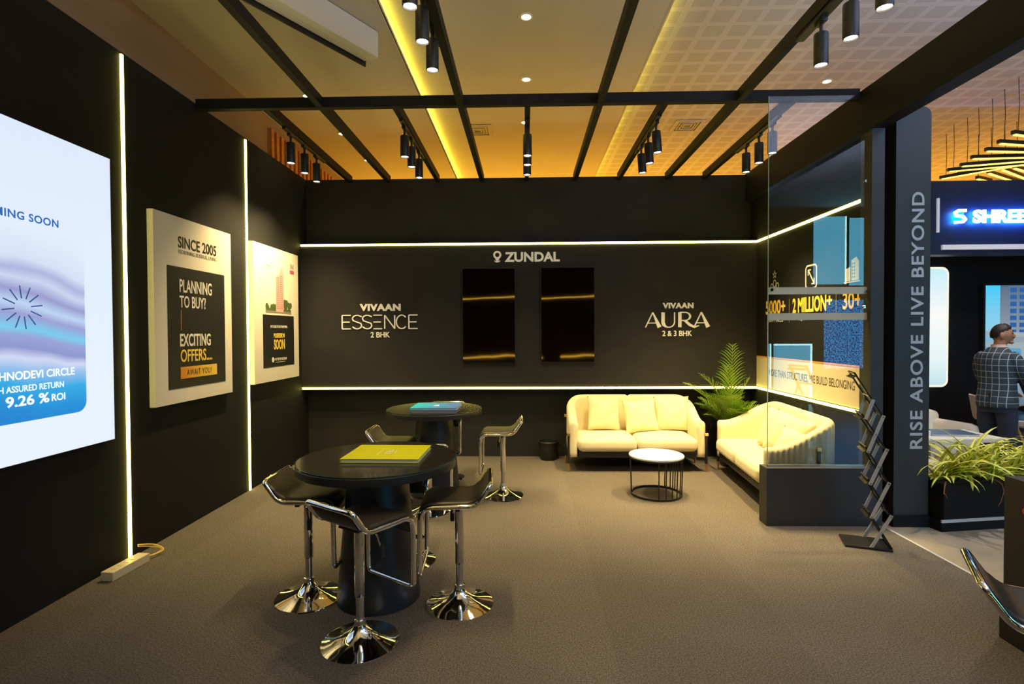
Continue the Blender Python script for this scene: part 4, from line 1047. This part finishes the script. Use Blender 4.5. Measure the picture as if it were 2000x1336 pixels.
MB().rbox(.38, .38, .03, .01, Matrix.Translation((0, 0, .015)), 2).build('base', 'blackmetal', t)
tag(MB().box(-.28, .28, -.18, .18, 0, .38).box(-.29, .29, -.19, -.18, .2, .39).build('carton', 'cardboard', None, bevel=.003), 'orange-brown carton on the floor behind the white armchair', 'box').location = (5.75, 7.45, -.02)

# high table with papers
t = thing('meeting_table', 'table with wooden legs cut off by the right edge beyond the man', 'table', (6.85, 6.75, -.02))
MB().rbox(1.2, .75, .03, .012, Matrix.Translation((0.05, 0, .755)), 4).build('tabletop', 'shirtblue', t, smooth=True)
for sx in (-.40, .45):
    for sy in (-.25, .25): MB().tube([(sx * .7, sy, .74), (sx, sy * 1.1, 0)], [.022, .014], 10).build('leg', 'wood', t, smooth=True)
for k, (x, y, a, lab) in enumerate(((6.38, 6.47, .2, 'open leaflet nearest the standing man on the meeting table'), (6.68, 6.80, -.2, 'open leaflet farther in on the meeting table'))):
    mb = MB(); mb.prism([(-.15, 0), (0, .012), (.15, 0), (.15, .003), (0, .016), (-.15, .003)], -.10, .10, Matrix(((1, 0, 0, 0), (0, 0, 1, 0), (0, 1, 0, 0), (0, 0, 0, 1))))
    o = mb.build('leaflet', 'pages'); o.location = (x, y, .752); o.rotation_euler = (0, 0, a); tag(o, lab, 'leaflet', 'leaflets on the meeting table')

# white shell chair
t = thing('shell_chair', 'white shell chair with wooden legs behind the standing man', 'chair', (6.17, 7.05, -.02), math.radians(0))
rings = []
prof = fillet([(-.27, 0, .82), (-.20, 0, .45), (.22, 0, .43), (.25, 0, .41)], [0, .12, .03, 0], 8)
for p in prof:
    ring = []
    for k in range(13):
        u = -1 + k / 6; c = abs(u) ** 3; ring.append(p + Vector((.05 * c if p.x < -.15 else 0, u * .22, .09 * c if p.x > -.18 else 0)))
    for k in range(12, -1, -1):
        u = -1 + k / 6; c = abs(u) ** 3; ring.append(p + Vector((-.010 + (.05 * c if p.x < -.15 else 0), u * .228, -.010 + (.09 * c if p.x > -.18 else 0))))
    rings.append(ring)
MB().loft(rings).build('shell', 'chairwhite', t, smooth=True)
for sx in (-1, 1):
    for sy in (-1, 1): MB().tube([(sx * .10, sy * .12, .42), (sx * .22, sy * .20, 0)], [.015, .010], 8).build('leg', 'wood', t, smooth=True)

# ------------------------------------------------------------ people
def hand(mb, w0, fwd, side, pn, curl=.5, s=1.0, thumb=1):
    """palm and five fingers; w0 wrist, fwd along the palm, side across it, pn palm normal"""
    fwd, side, pn = Vector(fwd).normalized(), Vector(side).normalized(), Vector(pn).normalized(); w0 = Vector(w0)
    rings = []
    for k, (a, hw, th) in enumerate(((-.02, .028, .022), (.02, .034, .018), (.055, .042, .016), (.088, .040, .013))):
        rings.append([w0 + fwd * a * s + side * (math.cos(t_) * hw * s) + pn * (math.sin(t_) * th * s) for t_ in [2 * PI * j / 12 for j in range(12)]])
    mb.loft(rings)
    for i, (o, l) in enumerate(((-.030, .068), (-.010, .078), (.011, .073), (.030, .056))):
        p = w0 + fwd * .078 * s + side * o * s; d = (fwd + side * o * 2).normalized(); pts = [p]
        for j, f in enumerate((.45, .32, .23)):
            d = (d - pn * (-curl) * (.5 + .3 * j)).normalized(); pts.append(pts[-1] + d * l * f * s)
        mb.tube(pts, [.0095 * s, .009 * s, .008 * s, .0065 * s], 8)
    p = w0 + fwd * .02 * s + side * (-.03 * thumb) * s; d = (fwd * .7 - side * .8 * thumb + pn * .3).normalized()
    mb.tube([p, p + d * .035 * s, p + (d + fwd * .5).normalized() * .065 * s + pn * .008 * s], [.012 * s, .0105 * s, .008 * s], 8)
def head(mb, c, mx):
    def f(p):
        x, y, z = p
        if z < 0: k = 1 + z / .118 * .28; x *= k; y = y * (1 + z / .118 * .12) + (.012 * (-z / .118))
        if y < 0 and z > -.02: y *= 1.06
        return Vector((x, y, z))
    T = Matrix.Translation(c) @ mx
    mb.ellipsoid((0, 0, 0), (.078, .097, .118), T, 28, 20, f)
    mb.ellipsoid((0, .100, -.020), (.014, .018, .014), T); mb.tube([T @ Vector((0, .088, .022)), T @ Vector((0, .108, -.012)), T @ Vector((0, .106, -.022))], [.007, .011, .009], 8)
    mb.ellipsoid((0, .086, -.052), (.024, .014, .008), T); mb.ellipsoid((0, .080, -.085), (.028, .022, .022), T)
    for s in (-1, 1): mb.ellipsoid((s * .080, -.008, -.012), (.009, .020, .032), T); mb.ellipsoid((s * .032, .084, .028), (.018, .010, .008), T)
def hair_mesh(c, mx, parent):
    T = Matrix.Translation(c) @ mx
    def f(p):
        x, y, z = p.x, p.y, p.z; line = -.05 if y < -.055 else (-.05 + (y + .055) * 2.0 if y < -.015 else (.03 + (y + .015) * .4))
        if z < line: s = .90 if z > -.02 else .70
        else: s = 1.0
        z2 = z * (1.0 if z < line else 1.0) + (.006 if z > .05 and y > .02 else 0)
        return Vector((x * s, y * s, z2 * s))
    MB().ellipsoid((0, -.002, .004), (.0845, .104, .124), T, 40, 28, f).build('hair', 'hair', parent, smooth='all')
def ring_e(c, rx, ry, n=20, rot=0):
    c = Vector(c); return [c + Vector((math.cos(a) * rx * math.cos(rot) - math.sin(a) * ry * math.sin(rot), math.cos(a) * rx * math.sin(rot) + math.sin(a) * ry * math.cos(rot), 0)) for a in [2 * PI * j / n for j in range(n)]]

# man standing, seen from behind, turned to the right; local +y is where he faces
t = thing('person', 'man standing in a dark checked blazer and navy trousers, looking right', 'person', (5.38, 6.20, -.02), math.radians(-72))
HC = Vector((.015, .045, 1.615)); HR = Matrix.Rotation(math.radians(-52), 4, 'Z')
mb = MB(); head(mb, HC, HR)
mb.tube([(0, .01, 1.38), (.005, .02, 1.46), (.012, .035, 1.55)], [.075, .060, .058], 16)
mb.loft([ring_e((0, 0, z), rx, ry) for z, rx, ry in ((.84, .165, .12), (.95, .165, .12), (1.1, .16, .11), (1.25, .18, .115), (1.36, .17, .10), (1.42, .10, .07))])
for s, el, wr in ((1, (.225, .09, 1.13), (.19, .33, .945)), (-1, (-.21, .10, 1.13), (-.06, .32, .96))):
    mb.tube([(s * .14, 0, 1.37), (s * .18, .02, 1.30), el, wr], [.05, .047, .038, .027], 12)
    hand(mb, wr, (-.15 * s, .8, -.35), (s * 1, .1, 0), (0, .3, 1), -.35, 1.0, s)
for s in (-1, 1):
    mb.tube([(s * .085, 0, .88), (s * .095, .01, .5), (s * .10, -.005, .09)], [.08, .055, .04], 12); mb.tube([(s * .10, -.03, .06), (s * .10, .10, .045)], [.038, .03], 10)
remeshed(mb, 'body', 'skin', t, .007, smooth_it=1)
hair_mesh(HC, HR, t)
TM = Matrix.Translation(HC) @ HR
mb = MB()
for s in (-1, 1): mb.tube([TM @ Vector((s * .016, .094, .042)), TM @ Vector((s * .034, .091, .047)), TM @ Vector((s * .050, .080, .041))], .0035, 6)
mb.tube([TM @ Vector((-.028, .092, -.040)), TM @ Vector((0, .102, -.036)), TM @ Vector((.028, .092, -.040))], [.003, .005, .003], 6); mb.build('facial_hair', 'hair', t)
for s in (-1, 1):
    ey = MB().ellipsoid((s * .032, .089, .026), (.010, .006, .005), TM, 10, 8).build('eye', 'white', t, smooth='all'); MB().ellipsoid((s * .032, .0945, .026), (.004, .002, .004), TM, 8, 6).build('iris', 'ink', ey)
mb = MB(); mb.loft([ring_e((.003, .015, z), rx, ry) for z, rx, ry in ((1.43, .085, .08), (1.47, .072, .072), (1.505, .066, .068))]); mb.build('shirt_collar', 'shirtpink', t, smooth=True)
mb = MB()
mb.loft([ring_e((0, cy, z), rx, ry, 24) for z, rx, ry, cy in ((.80, .195, .165, -.005), (.88, .192, .162, -.006), (.98, .18, .152, 0), (1.06, .175, .146, 0), (1.18, .182, .146, -.004), (1.30, .188, .143, -.012), (1.38, .17, .125, -.012), (1.43, .125, .10, -.002), (1.475, .085, .082, .012))])
for s, el, wr in ((1, (.235, .085, 1.125), (.20, .295, .965)), (-1, (-.22, .10, 1.125), (-.08, .29, .98))):
    mb.tube([(s * .12, -.005, 1.385), (s * .165, .0, 1.345), (s * .20, .03, 1.24), el, ((el[0] + wr[0]) / 2, (el[1] + wr[1]) / 2, (el[2] + wr[2]) / 2), wr], [.065, .070, .066, .062, .054, .046], 16)
remeshed(mb, 'blazer', 'plaid', t, .010, smooth_it=4)
MB().box(.028, .035, -.172, -.158, .795, .97).build('back_vent', 'ink', t)
mb = MB(); mb.loft([ring_e((0, -.004, z), rx, ry, 24) for z, rx, ry in ((1.0, .17, .13), (.90, .185, .142), (.80, .19, .145), (.74, .18, .13))])
for s in (-1, 1): mb.tube([(s * .09, 0, .82), (s * .098, .005, .66), (s * .10, .01, .48), (s * .102, 0, .25), (s * .104, -.005, .06)], [.098, .095, .082, .072, .064], 16)
remeshed(mb, 'trousers', 'trouser', t, .010, smooth_it=3)
for s in (-1, 1): MB().rbox(.095, .28, .075, .034, Matrix.Translation((s * .104, .045, .038)), 6).build('shoe', 'shoe', t, smooth='all')

# person seated on the shell chair behind him
t = thing('person', 'seated person in pale blue shirt and faded jeans, mostly hidden behind the standing man', 'person', (6.13, 7.05, -.02), math.radians(-90))
mb = MB(); HC2 = Vector((0, .12, 1.22)); head(mb, HC2, Matrix.Rotation(0, 4, 'Z'))
mb.tube([(0, .06, 1.0), (0, .10, 1.14)], [.062, .052], 12); mb.loft([ring_e((0, cy, z), rx, ry) for z, rx, ry, cy in ((.50, .15, .11, 0), (.70, .14, .10, .02), (.90, .17, .10, .05), (1.0, .14, .08, .06))])
for s in (-1, 1):
    mb.tube([(s * .16, .05, .97), (s * .22, .06, .72), (s * .19, .26, .80)], [.045, .037, .026], 12); hand(mb, (s * .19, .26, .80), (0, 1, 0), (s, 0, 0), (0, 0, 1), -.3, 1.0, s)
    mb.tube([(s * .09, 0, .50), (s * .11, .38, .52), (s * .11, .36, .10)], [.07, .055, .038], 12); mb.tube([(s * .11, .34, .06), (s * .11, .48, .05)], [.036, .028], 10)
remeshed(mb, 'body', 'skin', t, .009, smooth_it=1); hair_mesh(HC2, Matrix.Rotation(0, 4, 'Z'), t)
mb = MB(); mb.loft([ring_e((0, cy, z), rx, ry) for z, rx, ry, cy in ((.48, .185, .14, 0), (.70, .17, .13, .02), (.90, .195, .125, .05), (1.0, .15, .10, .06), (1.05, .075, .07, .07))])
for s in (-1, 1): mb.tube([(s * .15, .05, .98), (s * .23, .06, .82), (s * .225, .07, .72)], [.06, .056, .050], 12)
remeshed(mb, 'shirt', 'shirtblue', t, .012, smooth_it=3)
mb = MB()
for s in (-1, 1): mb.tube([(s * .09, -.05, .53), (s * .10, .10, .54), (s * .115, .38, .53), (s * .115, .40, .47), (s * .115, .37, .28), (s * .115, .355, .10)], [.10, .095, .078, .074, .066, .06], 14)
remeshed(mb, 'jeans', 'denim', t, .012, smooth_it=3)
for s in (-1, 1): MB().rbox(.09, .27, .08, .034, Matrix.Translation((s * .115, .42, .04)), 5).build('shoe', 'shoe', t, smooth='all')

# ------------------------------------------------------------ hanging tube lamps over the neighbouring stand
t = thing('tube_chandelier', 'large hanging fan of glowing yellow tube lamps above the navy fascia', 'chandelier', (0, 0, 0))
bars = [((6.318, 8.311), (6.95, 7.60)), ((6.126, 7.916), (7.0, 7.62)), ((6.117, 7.677), (7.1, 7.40)), ((5.996, 7.341), (7.1, 7.29)), ((5.926, 7.035), (7.0, 7.13)), ((5.842, 6.754), (6.9, 6.96)), ((5.738, 6.444), (6.8, 6.76)),
        ((6.872, 8.307), (7.232, 8.487)), ((6.794, 8.018), (7.713, 8.564)), ((6.843, 7.848), (7.75, 8.42)), ((6.948, 7.781), (7.8, 8.24))]
for (x0, y0), (x1, y1) in bars:
    d = Vector((x1 - x0, y1 - y0, 0)); l = d.length; a = math.atan2(d.y, d.x); mx = Matrix.Translation((x0, y0, 3.95)) @ Matrix.Rotation(a, 4, 'Z')
    b = MB().box(0, l, -.022, .022, .0, .045, mx).build('lamp_body', 'blackmetal', t); MB().box(.03, l - .03, -.017, .017, -.012, 0, mx).build('tube', 'tubelamp', b)
    MB().tube([(x0 + d.x * .08, y0 + d.y * .08, 3.995), (x0 + d.x * .08 + .01, y0 + d.y * .08, 4.3), (x0 + d.x * .08, y0 + d.y * .08, 4.62)], .004, 5).build('hanging_wire', 'blackmetal', b)
MB().tube([(6.5, 8.2, 4.01), (7.0, 7.5, 4.01), (6.9, 6.8, 4.01)], .015, 6).build('spine', 'blackmetal', t)

# ------------------------------------------------------------ across the aisle, behind the photographer: a stand whose lights show in the glossy surfaces
struct(box_obj('wall_opposite', 'wall_side', -3.2, 9.6, -5.2, -5.1, -.02, 4.3))
t = thing('opposite_light_strips', 'glowing yellow strips of the stand across the aisle, mirrored in the displays', 'light strip', (0, -5.08, 0))
box_obj('upper_strip', 'led', -2.6, 3.0, -.01, .01, 2.83, 2.86, t); box_obj('lower_strip', 'led', -2.6, .6, -.01, .01, .80, .83, t); box_obj('lower_strip', 'led', 1.22, 3.0, -.01, .01, .80, .83, t)
def opp(x0, x1, z0, z1, m, edge, lab):
    t = thing('lightbox', lab, 'lightbox', (x0, -3.85, z0), 0, 'lightboxes across the aisle')
    w_, h = x1 - x0, z1 - z0; box_obj('back', 'blackmetal', -.02, w_ + .02, -.06, -.01, -.02, h + .02, t); box_obj('face', m, 0, w_, -.01, 0, 0, h, t)
    if edge:
        mb = MB()
        for (a, b_, c, d_) in edge: mb.box(a * w_ if a <= 1 else w_ - .03, b_ * w_, .0, .004, c * h, d_ * h)
        mb.build('bright_edge', 'cyanedge', t)
opp(6.96, 7.74, 2.77, 4.40, 'cyanpanel', [(.955, 1, 0, 1)], 'tall cyan lightbox across the aisle mirrored high in the glass pane')
opp(7.81, 8.70, 2.74, 4.36, 'cyanpanel', None, 'second cyan lightbox across the aisle beside the tall one')
opp(6.02, 6.94, .02, 1.34, 'cyanpanel', [(.95, 1, 0, 1), (0, 1, .97, 1)], 'low cyan lightbox across the aisle mirrored above the sofa')
opp(5.86, 5.96, .02, 1.34, 'cyanpanel', [(.7, 1, 0, 1)], 'narrow cyan lightbox across the aisle next to the low one')
opp(7.22, 8.80, .735, 2.40, 'bluewall', None, 'speckled deep blue display wall across the aisle')
